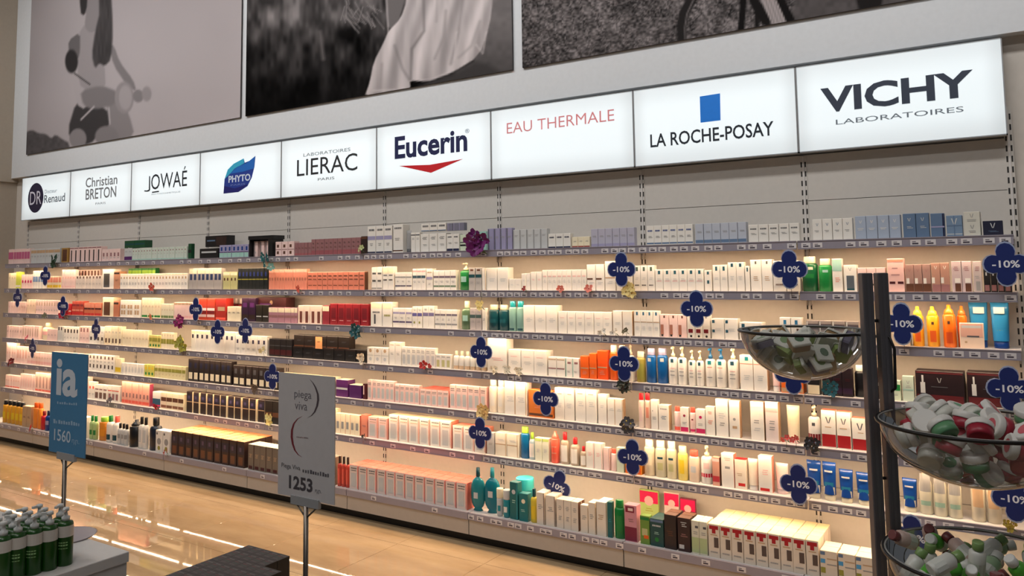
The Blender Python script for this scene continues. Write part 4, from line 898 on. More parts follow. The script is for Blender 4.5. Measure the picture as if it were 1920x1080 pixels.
    run(6, 1031, 1046, 810, 1, 'spray', 'coral', (232, 92, 70), [('lab', .6, .3, .34, 'salmon'), ('lab', .6, .5, .54, 'salmon')], cap='coral')
    run(6, 1048, 1064, 812, 1, 'bottle', 'clear red-capped, left', (176, 160, 140), [('lab', .8, .08, .6, 'white')], cap='red')
    run(6, 1067, 1084, 822, 1, 'bottle', 'clear red-capped, middle', (176, 160, 140), [('lab', .8, .08, .6, 'white')], cap='red')
    run(6, 1086, 1098, 838, 1, 'bottle', 'small clear red-capped, right', (176, 160, 140), [('lab', .8, .1, .55, 'white')], cap='red')
    run(6, 1099, 1130, 831, 2, c, 'white pink-lined', 'white', [('r', .9, 1, 0, 1, 'pink'), T(.6, 'pink', 3)])
    run(6, 1131, 1143, 840, 1, c, 'rosy white', 'wpink', [('r', .9, 1, 0, 1, 'mauve')])
    run(6, 1144, 1155, 843, 1, 'wide', 'small rosy coral-capped', 'wpink', [], cap='coral')
    run(6, 1156, 1170, 840, 1, c, 'white green-flecked', 'wgreen', [T(.6, 'mint', 3)])
    run(6, 1172, 1203, 850, 1, c, 'amber', (230, 140, 40), [('b', .04, .3, 'orange')])
    run(6, 1205, 1225, 826, 1, 'wide', 'pearl, left', (222, 206, 176), [('lab', .5, .3, .6, 'cream')], cap='white')
    run(6, 1226, 1247, 828, 1, 'wide', 'pearl, middle', (208, 200, 170), [('lab', .5, .5, .56, 'dteal'), ('lab', .5, .2, .4, 'khaki')], cap='white')
    run(6, 1248, 1267, 829, 1, 'wide', 'pearl, right', (208, 198, 164), [('lab', .5, .5, .56, 'dteal'), ('lab', .5, .2, .4, 'khaki')], cap='white')
    run(6, 1268, 1288, 838, 1, 'wide', 'pale yellow', (228, 206, 110), [('lab', .5, .2, .6, 'yellow')], cap='cream')
    run(6, 1289, 1310, 846, 1, 'wide', 'cream coral-capped', (226, 204, 180), [('lab', .5, .3, .5, 'lgrey')], cap='coral')
    run(6, 1312, 1335, 838, 1, 'pump', 'white crimson-belted', 'white', [('lab', 1.3, .18, .28, (196, 30, 60)), ('lab', .5, .4, .56, 'wpink')], cap='cream')
    run(6, 1336, 1350, 858, 1, c, 'rose-tan', (206, 150, 130), [('b', .14, .34, (186, 50, 60)), ('b', .85, .95, 'wpink')], side='brown')
    run(6, 1353, 1377, 851, 1, c, 'tall white', 'white', [('r', .3, .7, .55, .62, 'grey'), T(.85, 'pink')], side='salmon')
    run(6, 1378, 1400, 862, 1, c, 'ivory scarlet-dashed', (238, 224, 204), [('r', .3, .9, .1, .2, (206, 40, 36)), T(.5, 'tan')], top='red')
    run(6, 1401, 1421, 862, 1, 'tube', 'cream white-capped', (232, 220, 200), [], cap='white')
    run(6, 1423, 1449, 856, 1, c, 'tall white crimson-dashed', 'white', [('r', .1, .8, .04, .12, (206, 40, 36)), T(.6, 'pink', 3)], side='salmon')
    run(6, 1452, 1478, 871, 1, 'tube', 'rose-lettered white', 'wpink', [], cap='wpink')
    for a, b_, v, s_ in ((1512, 1540, 866, 'leftmost'), (1541, 1569, 869, 'second'), (1572, 1600, 883, 'third'), (1604, 1634, 889, 'fourth'), (1692, 1722, 900, 'rightmost')):
        run(6, a, b_, v, 1, 'tube', f'royal-blue cream-footed {s_}', (16, 62, 134), [('lab', .9, .17, .36, (206, 196, 170)), ('lab', .6, .74, .79, 'lgrey'), ('lab', .7, .37, .48, (20, 110, 140))], cap=(206, 196, 170))
    run(6, 1724, 1806, 884, 3, 'bottle', 'frosted green-labelled', (204, 198, 176), [('lab', .9, .5, .9, 'grey'), ('lab', .8, .2, .3, (140, 170, 150))], cap='tan')
    run(6, 1822, 1880, 886, 2, 'bottle', 'frosted grey-labelled', (200, 190, 168), [('lab', .8, .3, .7, 'tan')], cap='tan')
    # ---- bottom deck
    run(7, 0, 38, 753, 5, 'wide', 'amber dark-capped', (224, 160, 40), [('lab', .8, .2, .5, 'yellow')], cap='black', glass=False)
    run(7, 41, 56, 762, 2, c, 'tan', 'tan', [T(.5, 'brown')])
    run(7, 57, 72, 756, 2, 'wide', 'orange', (240, 140, 50), [], cap='orange')
    run(7, 73, 80, 771, 1, 'bottle', 'scarlet dark-capped', (200, 26, 40), [], cap='dred')
    run(7, 81, 96, 771, 2, 'bottle', 'navy', 'dblue', [('lab', .8, .3, .5, 'lilac')], cap='navy')
    run(7, 98, 162, 778, 8, c, 'white behind blue placard', 'white', [T(.5, 'olive')])
    run(7, 164, 177, 780, 2, 'bottle', 'pale green', (170, 196, 130), [('lab', .8, .2, .4, 'green')], cap='green')
    run(7, 179, 192, 783, 1, 'wide', 'amber', (210, 130, 40), [('lab', .8, .2, .5, 'amber')], cap='lime')
    run(7, 194, 204, 780, 1, 'bottle', 'white green-capped', 'white', [('lab', .8, .1, .3, 'dteal')], cap='green')
    run(7, 205, 216, 781, 1, 'bottle', 'white pink-capped', 'white', [('lab', .8, .1, .3, 'dteal')], cap='coral')
    run(7, 217, 236, 795, 3, 'bottle', 'white dark-capped', 'lgrey', [('lab', .8, .3, .5, 'grey')], cap='black')
    run(7, 238, 253, 788, 1, 'spray', 'black', 'black', [], cap='black')
    run(7, 255, 271, 783, 2, 'bottle', 'white black-capped', 'white', [('lab', .6, .2, .6, 'lgrey')], cap='black')
    run(7, 273, 289, 784, 1, 'bottle', 'black', (22, 30, 46), [], cap='black')
    run(7, 291, 317, 808, 2, c, 'white spotted', 'white', [('e', .5, .3, 'grey'), ('r', .1, .3, .8, .9, 'dgrey'), ('e', .2, .2, 'olive')])
    run(7, 320, 458, 818, 10, c, 'dark walnut', (62, 42, 36), [('b', .5, .84, (50, 40, 52)), ('r', .2, .8, .08, .4, (116, 70, 44)), ('r', .3, .6, .6, .76, (90, 70, 90))], top=(230, 160, 110), gap=.1, rows=4)  # orange tops: warm light from above put into the colour
    run(7, 464, 521, 837, 5, c, 'grey-brown', (118, 104, 90), [('r', .15, .8, .04, .16, 'maroon'), T(.6, 'tan', 3)], top='cream', rows=2, side='maroon')
    run(7, 525, 627, 850, 6, c, 'brown behind grey placard', (118, 100, 84), [T(.5, 'tan')])
    run(7, 630, 653, 857, 3, 'bottle', 'dark coral', (196, 70, 56), [('lab', .5, .1, .6, 'coral')], cap='dbrown')
    run(7, 655, 875, 889, 12, c, 'white coral-sided', (226, 206, 196), [('w', .84, .89, 'dgrey'), ('w', .76, .79, 'dgrey'), ('r', .2, .74, .12, .66, 'lgrey'), ('r', .92, .98, .04, .96, 'coral')], top=(240, 100, 84), side=(220, 110, 96), rows=3, dep=.055)  # coral tops paint in the reddish light they catch
    run(7, 876, 902, 880, 1, 'round', 'clear teal, left', (50, 160, 170), [('lab', .3, .3, .44, 'lgrey')], cap='dteal', glass=True)
    run(7, 901, 929, 870, 1, 'round', 'clear teal, right', (24, 140, 160), [('lab', .3, .36, .5, 'lgrey')], cap='teal', glass=True)
    run(7, 929, 940, 917, 1, 'jar', 'white teal-marked', 'lgrey', [('lab', .5, .2, .4, 'teal')], cap='cream')
    run(7, 941, 954, 920, 1, 'jar', 'white teal-bodied', 'teal', [('lab', .5, .2, .4, 'white')], cap='lgrey')
    run(7, 955, 971, 905, 1, c, 'dark teal round-marked', (18, 100, 100), [('e', .74, .24, 'lgrey'), T(.5, 'mint'), ('r', .86, .98, 0, 1, 'teal')])
    run(7, 962, 992, 899, 1, 'jar', 'large teal', 'teal', [], cap=(60, 190, 190), back=.12)
    run(7, 973, 990, 926, 1, c, 'teal yellow-marked', (14, 110, 112), [('e', .72, .22, 'cream'), T(.4, 'mint')])
    run(7, 992, 1005, 918, 1, 'bottle', 'yellow dark-capped', (216, 190, 60), [('lab', .6, .1, .5, 'yellow')], cap='dteal')
    run(7, 1006, 1021, 924, 1, c, 'cream-white brown-edged', (228, 214, 196), [('r', .9, 1, 0, 1, 'brown'), T(.6, 'grey', 3)], rows=2)
    run(7, 1023, 1041, 930, 1, c, 'ivory broad-fronted', (228, 214, 196), [('r', .92, 1, 0, 1, 'brown'), T(.6, 'grey', 3)], rows=2)
    run(7, 1043, 1085, 939, 3, c, 'ivory grey-lettered', (226, 212, 194), [T(.75, 'grey', 3), T(.4, 'grey', 3)], top='cream', side='brown', rows=2)
    run(7, 1088, 1102, 948, 1, c, 'small ivory', (230, 216, 196), [T(.6, 'grey', 3)])
    run(7, 1103, 1116, 943, 1, c, 'slim ivory', (230, 216, 196), [T(.6, 'grey', 3)], rows=2)
    run(7, 1118, 1137, 942, 1, c, 'tall ivory', (230, 218, 200), [('r', .0, .06, 0, 1, 'brown'), T(.6, 'tan', 3)], rows=2)
    run(7, 1139, 1148, 942, 1, c, 'petrol-green slim', (20, 96, 96), [T(.5, 'teal')])
    run(7, 1149, 1169, 940, 1, 'wide', 'emerald', (14, 116, 50), [('lab', .6, .2, .6, 'green')], cap='green')
    run(7, 1171, 1195, 948, 1, c, 'pink and burgundy', (206, 140, 150), [('b', .02, .4, (120, 30, 56)), ('r', .1, .8, .8, .96, (130, 26, 50)), ('r', .3, .7, .84, .92, 'wpink'), T(.6, 'mauve')])
    run(7, 1200, 1218, 968, 1, c, 'leaf-green', (110, 144, 60), [('r', .2, .8, .3, .55, 'khaki'), ('r', .4, .9, .2, .32, 'orange'), ('b', .85, .95, 'green')])
    run(7, 1219, 1245, 974, 1, c, 'deep sea-green', (30, 72, 70), [('w', .72, .78, 'lgrey'), T(.5, 'mint'), ('e', .25, .16, 'green'), ('b', .88, .97, 'bluegrey')], rows=2)
    run(7, 1246, 1269, 966, 1, c, 'espresso', (46, 34, 34), [T(.5, 'brown', 3)], top='brown', rows=2)
    run(7, 1271, 1295, 972, 1, c, 'espresso white-panelled', (52, 32, 34), [('r', .1, .5, .08, .2, 'lgrey'), T(.85, 'lgrey', 3), T(.5, 'mauve')], top='brown', rows=2)
    for a, b_, v, cc, s_ in ((1199, 1236, 920, (170, 190, 110), 'lime-based'), (1246, 1275, 924, (206, 186, 176), 'grey-based'), (1276, 1306, 936, (120, 40, 60), 'dark-based')):
        run(7, a, b_, v, 1, c, f'rear magenta {s_} round-windowed', cc, [('b', .66, .97, (206, 20, 80)), ('e', .72, .24, 'pink'), T(.5, 'olive')], back=.26, dep=.02, lift=.0)
    run(7, 1297, 1327, 978, 2, c, 'white green-sprigged', (214, 210, 190), [('b', .05, .5, (176, 190, 140)), ('r', .5, .9, .78, .85, 'dgrey'), T(.65, 'grey')], top='cream', rows=3)
    run(7, 1329, 1537, 999, 9, c, 'white red-crossed', (222, 208, 190), [('x', (170, 20, 34)), ('r', .2, .8, .66, .69, 'tan'), ('r', .5, .9, .3, .6, (84, 70, 66)), ('w', .14, .18, 'grey')], top=(246, 226, 180), rows=4, dep=.07)  # tops coloured paler than the fronts to look lit from above
    run(7, 1539, 1640, 1040, 3, c, 'cream blue-dashed', (220, 206, 186), [('r', .02, .3, .84, .96, 'bluegrey'), ('r', .02, .3, .55, .7, 'sky'), ('r', .4, .98, .7, .74, 'tan'), ('r', .4, .98, .5, .54, 'grey'), ('r', .02, .3, .2, .4, 'olive')], top='cream', rows=2, dep=.07)
    run(7, 1642, 1690, 1052, 1, c, 'cream blue-dashed, behind posts', (220, 206, 186), [('r', .02, .3, .84, .96, 'bluegrey'), ('r', .4, .98, .7, .74, 'tan')], top='cream', rows=2, dep=.07)
RUNS()
def flush():
    # the 300 cartons and 300 boxes that show largest are things of their own; the small rest is joined
    for kind_ in ('carton', 'box'):
        L = sorted([q for q in QUEUE if q[1] == kind_], key=lambda q: -q[0])
        for show, k_, me, loc, rz, lab, g in L[:300]:
            _labels.pop(lab.replace(' box', ' carton') if kind_ == 'box' else lab, None)
            o = put(k_, me, None, loc); o.rotation_euler.z = rz; tag(o, lab, k_, g)
        rest = L[300:]
        if not rest: continue
        co, fa, mi, mats_ = [], [], [], []
        for show, k_, me, loc, rz, lab, g in rest:
            c_, s_ = math.cos(rz), math.sin(rz); b = len(co)
            for v in me.vertices: x, y, z = v.co; co.append((loc[0]+x*c_-y*s_, loc[1]+x*s_+y*c_, loc[2]+z))
            mp = []
            for m in me.materials:
                if m not in mats_: mats_.append(m)
                mp.append(mats_.index(m))
            for p_ in me.polygons: fa.append(tuple(b+i for i in p_.vertices)); mi.append(mp[p_.material_index])
        me = bpy.data.meshes.new('packed_rows'); me.from_pydata(co, [], fa)
        for m in mats_: me.materials.append(m)
        me.polygons.foreach_set('material_index', mi); me.update()
        o = put('slim_cartons' if kind_ == 'carton' else 'small_boxes', me)
        o['kind'] = 'stuff'
        tag(o, 'packed rows of slim small cartons filling the far left shelves and rear rows' if kind_ == 'carton' else 'packed rows of small low boxes filling the far left shelves and rear rows', 'cartons' if kind_ == 'carton' else 'boxes')
flush()

# ---------------------------------------------------------------- discount tags on the rails
navy_m = mat((14, 34, 98), .45, name='tag_navy'); rim_m = mat((150, 162, 190), .5, name='tag_rim'); tagw = mat((226, 228, 234), .5, name='tag_ink')
wire_m = mat((60, 54, 50), .5, name='clip_wire')
def quatre(s):
    pts = []
    for q in range(4):
        a0 = q*math.pi/2; cx, cz = .050*s*math.cos(a0)*.98, .050*s*math.sin(a0)*1.08
        for k in range(9):
            a = a0+math.radians(-113.5+227*k/8); pts.append((cx+.038*s*math.cos(a)*.98, cz+.038*s*math.sin(a)*1.08))
    return pts
q_rim = MB().prism(quatre(1.05), -.0006, .0012, rim_m, fan=True).mesh('rim'); q_face = MB().prism(quatre(.97), -.0022, -.0007, navy_m, fan=True).mesh('face')
t10 = text_mesh('-10%', tagw, .02)
TAGS = [(85, 517, 'left end'), (33, 558, 'leftmost of all tags'), (118, 574, 'beside crimson blossom'), (180, 617, 'over white dotted cartons'), (61, 653, 'low at far left'), (367, 580, 'before scarlet cartons'),
        (408, 622, 'left of neighbouring pair'), (460, 620, 'right of neighbouring pair'), (511, 706, 'touching grey placard edge'), (902, 660, 'over ivory bottles'), (1165, 505, 'above cream blossom'),
        (1480, 505, 'left of green bottles'), (1306, 579, 'over ivory cartons'), (1170, 682, 'in front of orange tubes'), (1023, 748, 'before orange display'), (900, 812, 'below cream blossom'),
        (1186, 857, 'before amber carton'), (1044, 912, 'above bottom-deck ivory cartons'), (1497, 908, 'left of royal-blue sleeves'), (1691, 607, 'between dark posts and orange sprays'),
        (1886, 495, 'highest at right end'), (1893, 729, 'before maroon boxes'), (1903, 936, 'lowest at right edge'), (1711, 1008, 'behind lowest acrylic bowl'), (1487, 702, 'peeping below top acrylic bowl')]
ty = -DS-.045
for u, v, where in TAGS:
    p = aty(u, v, ty if v < 960 else -DB-.04)
    o = thing('discount_tag', f'navy clover-shaped tag reading -10%, {where}', 'tag', tuple(p), 'navy -10% tags along the shelf rails', rz=random.uniform(-.12, .12))
    if u == 1044: o.rotation_euler.y = .35
    put('rim', q_rim, o); put('face', q_face, o)
    t_ = put('lettering', t10, o, (-.052, -.0024, -.016)); t_.scale = (.104, 1, .032)
    y_e = (-DS if v < 960 else -DB)-.010; rows = [(RB[r]+.02) for r in range(1, 7)]+[.105]
    if v > 960: rows = [.105]
    zz = min(rows, key=lambda z: abs(z-p[2])+(.03 if z > p[2] else 0)); dz = zz-p[2]; dy = y_e-p[1]
    MB().tube([(0, .003, -.01), (0, dy*.4, dz*.35 if abs(dz) > .02 else 0), (0, dy*.8, dz), (0, dy, dz)], .0013, wire_m, 6).build('clip', o)

# ---------------------------------------------------------------- artificial flowers clipped to the rails
def blossom_mesh(col, core, r, n=5, seed=0):
    mb = MB(); m = mat(C(col), .6, name='silk_petal'); rnd = random.Random(seed)
    for k in range(n):
        a = 2*math.pi*k/n+rnd.uniform(-.15, .15); ca, sa = math.cos(a), math.sin(a); w_ = r*.42; L = r*rnd.uniform(.9, 1.1); up = rnd.uniform(.1, .35)*r
        def pt(t, s, h): return (ca*t*L-sa*s*w_, -h, sa*t*L+ca*s*w_)
        a0, b1, b2, c1, c2, d = pt(.08, 0, 0), pt(.5, -1, up*.6), pt(.5, 1, up*.6), pt(.85, -.7, up), pt(.85, .7, up), pt(1, 0, up*.7)
        mid = pt(.55, 0, up*.2)
        mb.quad([a0, b1, mid], m); mb.quad([a0, mid, b2], m); mb.quad([b1, c1, d, mid], m); mb.quad([mid, d, c2, b2], m)
    b = len(mb.v)
    mb.lathe([(r*.05, -r*.02), (r*.16, r*.02), (r*.12, r*.12), (r*.02, r*.16)], mat(C(core), .6), 8)
    mb.v[b:] = [(x, -z, y) for x, y, z in mb.v[b:]]
    return mb.mesh('blossom')
leaf_m = mat((66, 88, 50), .6, name='silk_leaf')
FL = [(893, 455, 27, 'purple', (104, 18, 96), (60, 10, 60), 5, 1, 'orchid'), (498, 486, 15, 'teal', (20, 100, 104), (200, 210, 200), 3, 1, 'orchid'), (508, 500, 8, 'white-centred teal', (120, 170, 160), (230, 230, 220), 1, 1, 'orchid'),
      (102, 488, 12, 'dark green', (30, 60, 40), (20, 40, 30), 3, 1, 'sprig'), (676, 466, 9, 'pale yellow-green', (190, 200, 140), (160, 160, 90), 2, 1, 'blossom'),
      (1180, 543, 16, 'cream-yellow', (236, 214, 140), (190, 150, 60), 4, 2, 'blossom'), (285, 538, 8, 'coral', (214, 92, 72), (160, 40, 40), 1, 2, 'rose'), (560, 541, 8, 'coral', (220, 100, 80), (160, 40, 40), 1, 2, 'rose'),
      (983, 541, 6, 'dark red', (150, 24, 30), (90, 10, 16), 1, 2, 'rose'), (1051, 541, 8, 'pale coral, left', (236, 130, 110), (190, 60, 50), 1, 2, 'rose'), (1104, 541, 9, 'pale coral, right', (236, 130, 110), (190, 60, 50), 1, 2, 'rose'),
      (120, 588, 11, 'crimson', (180, 30, 50), (110, 10, 30), 2, 3, 'blossom'), (84, 591, 6, 'grey-green', (110, 112, 90), (80, 80, 60), 2, 3, 'sprig'), (336, 602, 13, 'magenta', (140, 24, 96), (80, 10, 60), 4, 3, 'orchid'),
      (283, 594, 6, 'orange-pink', (240, 140, 100), (200, 90, 60), 1, 3, 'rose'), (667, 620, 15, 'teal', (16, 84, 92), (140, 170, 170), 4, 3, 'orchid'), (900, 572, 11, 'pale yellow', (240, 220, 140), (200, 170, 80), 3, 2, 'blossom'),
      (1129, 622, 9, 'white, left one,', (236, 228, 212), (90, 50, 30), 2, 3, 'magnolia'), (1152, 622, 9, 'white, right one,', (236, 228, 212), (90, 50, 30), 2, 3, 'magnolia'), (1172, 620, 8, 'dark olive', (90, 84, 56), (50, 40, 30), 2, 3, 'sprig'),
      (340, 645, 15, 'yellow-green', (170, 170, 70), (90, 90, 60), 5, 4, 'blossom'), (679, 672, 12, 'ivory', (240, 224, 196), (120, 80, 60), 3, 4, 'magnolia'), (492, 656, 8, 'cream', (226, 206, 150), (150, 150, 80), 2, 4, 'blossom'),
      (50, 634, 7, 'pink', (206, 90, 110), (150, 30, 60), 2, 4, 'blossom'), (794, 684, 9, 'scarlet, left one,', (196, 50, 44), (130, 20, 26), 1, 4, 'rose'), (806, 686, 6, 'scarlet, right one,', (196, 50, 44), (130, 20, 26), 1, 4, 'rose'),
      (926, 693, 9, 'ivory small, left', (238, 226, 200), (120, 100, 70), 3, 4, 'blossom'), (950, 692, 9, 'ivory small, middle', (238, 226, 200), (120, 100, 70), 3, 4, 'blossom'), (973, 695, 9, 'ivory small, right', (238, 226, 200), (120, 100, 70), 3, 4, 'blossom'),
      (1170, 722, 15, 'black-green', (34, 44, 36), (60, 20, 40), 5, 4, 'rose'), (1556, 727, 15, 'teal', (40, 96, 104), (100, 60, 50), 4, 4, 'orchid'), (20, 679, 9, 'dark red', (120, 30, 34), (60, 14, 20), 2, 5, 'blossom'),
      (478, 728, 10, 'dusky olive', (110, 92, 74), (70, 50, 40), 3, 5, 'sprig'), (905, 771, 15, 'cream-yellow', (236, 206, 140), (160, 120, 60), 4, 5, 'blossom'), (1177, 797, 15, 'charcoal yellow-hearted', (66, 66, 72), (200, 180, 60), 5, 5, 'blossom'),
      (1472, 822, 9, 'red, left one,', (206, 76, 70), (130, 20, 30), 2, 5, 'rose'), (1490, 822, 9, 'red, right one,', (206, 76, 70), (130, 20, 30), 2, 5, 'rose'), (1522, 833, 14, 'black blue-hearted', (34, 34, 40), (90, 120, 150), 4, 5, 'blossom'),
      (293, 762, 7, 'crimson', (196, 30, 50), (120, 10, 30), 1, 6, 'rose'), (505, 785, 11, 'cream', (236, 222, 150), (180, 150, 80), 3, 6, 'blossom'), (205, 751, 8, 'slate', (100, 92, 96), (60, 50, 50), 2, 6, 'sprig'),
      (682, 817, 6, 'dark green', (26, 44, 36), (60, 80, 90), 2, 6, 'sprig'), (1893, 985, 11, 'yellow-green', (190, 170, 70), (120, 90, 40), 3, 6, 'blossom'), (311, 846, 8, 'brick-red', (170, 60, 46), (110, 30, 30), 2, 7, 'rose'), (58, 802, 6, 'scarlet', (180, 30, 34), (110, 10, 20), 1, 7, 'rose')]
for u, v, rp, dn, c1, c2, n, r, noun in FL:
    yb = -(DS if r < 7 else DB)-.030; p = aty(u, v, yb); d = np.linalg.norm(p-CAM); rr = rp/FPX*d*.97
    zr = (RB[r]+.03) if r < 7 else .118
    o = thing('artificial_flower', f'{dn} artificial {noun} clipped to {ROWPH[r]} rail, {SIGNPH[bay(p[0])]}', 'flower', (p[0], yb, p[2]), 'artificial flowers along the shelf rails')
    br = rr*(1 if n == 1 else .62)
    for k in range(n):
        a = 2*math.pi*k/n+.5; me = blossom_mesh(c1, c2, br, seed=k+u)
        off = (rr*.5*math.cos(a), random.uniform(-.006, .004), rr*.5*math.sin(a)) if n > 1 else (0, 0, 0)
        q = put('blossom', me, o, off); q.rotation_euler = (random.uniform(-.5, .3), random.uniform(0, 6), random.uniform(-.5, .5))
    dz = zr-p[2]
    MB().tube([(0, .002, 0), (.004, .010, dz*.5), (0, .0205, dz)], .0012, leaf_m, 5).build('stem', o)
    MB().quad([(0, .008, 0), (rr*.5, .004, -rr*.5), (rr*1.0, .008, -rr*.9), (rr*.4, .012, -rr*.7)], leaf_m).build('leaf', o)

# black display case on the top shelf
a_, c_ = aty(468, 478, -.19), aty(512, 478, -.19); hc = aty(490, 442, -.19)[2]-ST[1]; Lc = c_[0]-a_[0]
dc = thing('display_case', 'small black open display case holding white cartons, top shelf, under black capitals sign', 'display case', (a_[0], -.195, ST[1]+.0004))
dc['label'] = 'small black open display case with white cartons inside, on the top shelf'
MB().bbox(-.01, Lc+.01, -.004, .11, hc-.03, hc, mat((22, 22, 24), .35)).build('lid', dc); MB().box(0, Lc, .1, .106, 0, hc-.0305, mat((22, 22, 24), .4)).build('back', dc)
for x_, w_ in ((0, .012), (Lc-.05, .05)): MB().box(x_, x_+w_, -.002, .0995, 0, hc-.0305, mat((22, 22, 24), .4)).build('side', dc)
MB().box(.0125, Lc-.0505, -.002, .0995, 0, .003, mat((22, 22, 24), .4)).build('floor_board', dc)

# ---------------------------------------------------------------- placards on poles
steel = mat((112, 104, 96), .3, .8, name='brushed_steel'); clear = clear_mat((210, 216, 220), .7)
def placard(x0, x1, z0, z1, y, rgb, label, upole):
    xm = (x0+x1)/2; xp = upole; o = thing('placard_stand', label, 'sign', (xp, y, FLOOR)); L = lambda x: x-xp; Z = lambda z: z-FLOOR
    MB().box(L(x0), L(x1), -.002, .002, Z(z0), Z(z1), mat(rgb, .55, name='placard_card')).build('card', o)
    hd = MB().box(L(xm)-.065, L(xm)+.065, -.006, .006, Z(z0)-.022, Z(z0)+.006, mat((150, 152, 154), .3))
    hd.tube([(0, 0, Z(z0)-.06), (L(xm)-.04, 0, Z(z0)-.022)], .003, steel, 6).tube([(0, 0, Z(z0)-.06), (L(xm)+.05, 0, Z(z0)-.022)], .003, steel, 6)
    hd.build('card_holder', o)
    MB().lathe([(.0085, .014), (.0085, Z(z0)-.02)], steel, 12).build('pole', o)
    MB().lathe([(.055, 0), (.055, .014), (.05, .018), (.02, .02)], mat((70, 70, 72), .4, .5), 28).build('foot', o)
    return o
def ptext(o, s, u0, u1, vt, vb, y, rgb, bold=0.):
    a = aty(u0, vt, y); c = aty(u0, vb, y); d = aty(u1, vt, y); L = o.location
    q = put('lettering', text_mesh(s, mat(rgb, .5, name='placard_ink'), bold), o, (a[0]-L.x, -.0026, c[2]-L.z)); q.scale = (d[0]-a[0], 1, a[2]-c[2])
YI = -2.6
pi_o = placard(5.608, 5.878, .872, 1.276, YI, (62, 124, 166), 'sky-blue placard with large white letters on slim steel pole', aty(122, 856, YI)[0])
ptext(pi_o, 'ia', 108, 148, 672, 741, YI, (206, 212, 220), .03)
def strokes(o, u0, u1, v0, hgt, y, rgb, n, sl=0., seed=1):
    rnd = random.Random(seed); L = o.location; mb = MB(); m = mat(rgb, .5, name='placard_ink')
    for k in range(n):
        a = u0+(u1-u0)*(k+.1)/n; b = u0+(u1-u0)*(k+.1+rnd.uniform(.45, .8))/n; vv = v0+sl*(a-u0); h = hgt*rnd.uniform(.6, 1)
        q = [aty(a, vv, y), aty(b, vv+sl*(b-a), y), aty(b, vv+sl*(b-a)-h, y), aty(a, vv-h, y)]
        mb.quad([(p[0]-L.x, -.0026, p[2]-L.z) for p in q], m)
    mb.build('small_print', o)['kind'] = 'stuff'
strokes(pi_o, 108, 147, 757, 5, YI, (150, 180, 205), 9, .08)
strokes(pi_o, 101, 152, 793, 8, YI, (150, 180, 205), 11, .12, 2)
ptext(pi_o, '1560', 103, 134, 803, 825, YI, (190, 206, 220), .01); ptext(pi_o, '\u0564\u0580.', 136, 150, 823, 833, YI, (150, 180, 205))
YG = -2.5
pg = placard(6.878, 7.142, .852, 1.254, YG, (194, 190, 190), 'grey placard with two crescents and a price on steel pole', aty(574, 940, YG)[0])
def arc(o, pts, w_, y, rgb, name):
    L = o.location; mb = MB(); m = mat(rgb, .5, name='placard_ink'); n = len(pts)
    W = [w_*math.sin(math.pi*(k+.15)/(n-.7))+.3 for k in range(n)]
    for k in range(n-1):
        (a, b), (c, d) = pts[k], pts[k+1]
        q = [aty(a-W[k]/2, b, y), aty(c-W[k+1]/2, d, y), aty(c+W[k+1]/2, d, y), aty(a+W[k]/2, b, y)]
        mb.quad([(p[0]-L.x, -.0026, p[2]-L.z) for p in q], m)
    mb.build(name, o)
arc(pg, [(582, 711), (588, 718), (593, 727), (597, 739), (597.5, 750), (595.5, 761), (591, 772), (585, 779), (578, 783)], 3.4, YG, (78, 66, 72), 'dark_crescent')
arc(pg, [(568, 780), (559, 785), (552, 794), (548.5, 806), (548, 819), (550, 832), (554, 844), (560, 852), (567, 857)], 3.6, YG, (120, 26, 40), 'red_crescent')
ptext(pg, 'piega', 553, 585, 731, 749, YG, (110, 106, 112), -.004); ptext(pg, 'viva', 554, 577, 752, 767, YG, (110, 106, 112), -.004)
strokes(pg, 557, 579, 820, 2.4, YG, (120, 96, 100), 8, .1, 3)
ptext(pg, 'Piega Viva', 529, 564, 867, 878, YG, (84, 80, 86), .0); strokes(pg, 568, 619, 885, 8, YG, (84, 80, 86), 11, .2, 4)
ptext(pg, '1253', 543, 587, 890, 915, YG, (66, 62, 68), .03); ptext(pg, '\u0564\u0580.', 592, 604, 917, 925, YG, (110, 104, 110))

# ---------------------------------------------------------------- white display table with pump bottles
TZ = .75
wt = mat((214, 210, 206), .3, name='white_laminate')
tb = thing('display_table', 'white box-shaped display table in the near left corner', 'table', (6.16, -3.42, FLOOR))
MB().bbox(-.52, .523, -.5, .515, TZ-FLOOR-.03, TZ-FLOOR, wt, c=.002).build('table_top', tb)
MB().box(-.515, .518, -.495, .510, 0, TZ-FLOOR-.0305, wt).build('plinth', tb)
dk = thing('round_tray', 'thin grey round tray on the white table', 'tray', tuple(atz(124, 1006, TZ)+np.array([0, 0, 0])))
MB().lathe([(.085, 0), (.09, .004), (.085, .004)], mat((176, 166, 170), .35), 32).build('disc', dk); 
gb_body = MB().lathe([(.0200, 0), (.0215, .003), (.0215, .113), (.0195, .121), (.010, .125)], mat((26, 74, 18), .3, name='green_plastic'), 20, prof_m=None)
n = 12
for k in range(20):
    a0, a1 = 2*math.pi*k/20, 2*math.pi*(k+1)/20; q = lambda a, z: (.0218*math.cos(a), .0218*math.sin(a), z)
    gb_body.quad([q(a0, .082), q(a1, .082), q(a1, .1135), q(a0, .1135)], mat((214, 208, 200), .35))
for z_, h_ in ((.066, .003), (.058, .004), (.05, .002)):
    for k in range(9, 13):
        a0, a1 = 2*math.pi*(k+4.2)/20, 2*math.pi*(k+5.0)/20; gb_body.quad([(.0218*math.cos(a0), .0218*math.sin(a0), z_), (.0218*math.cos(a1), .0218*math.sin(a1), z_), (.0218*math.cos(a1), .0218*math.sin(a1), z_+h_), (.0218*math.cos(a0), .0218*math.sin(a0), z_+h_)], mat((150, 190, 130), .5))
gb_body = gb_body.mesh('body')
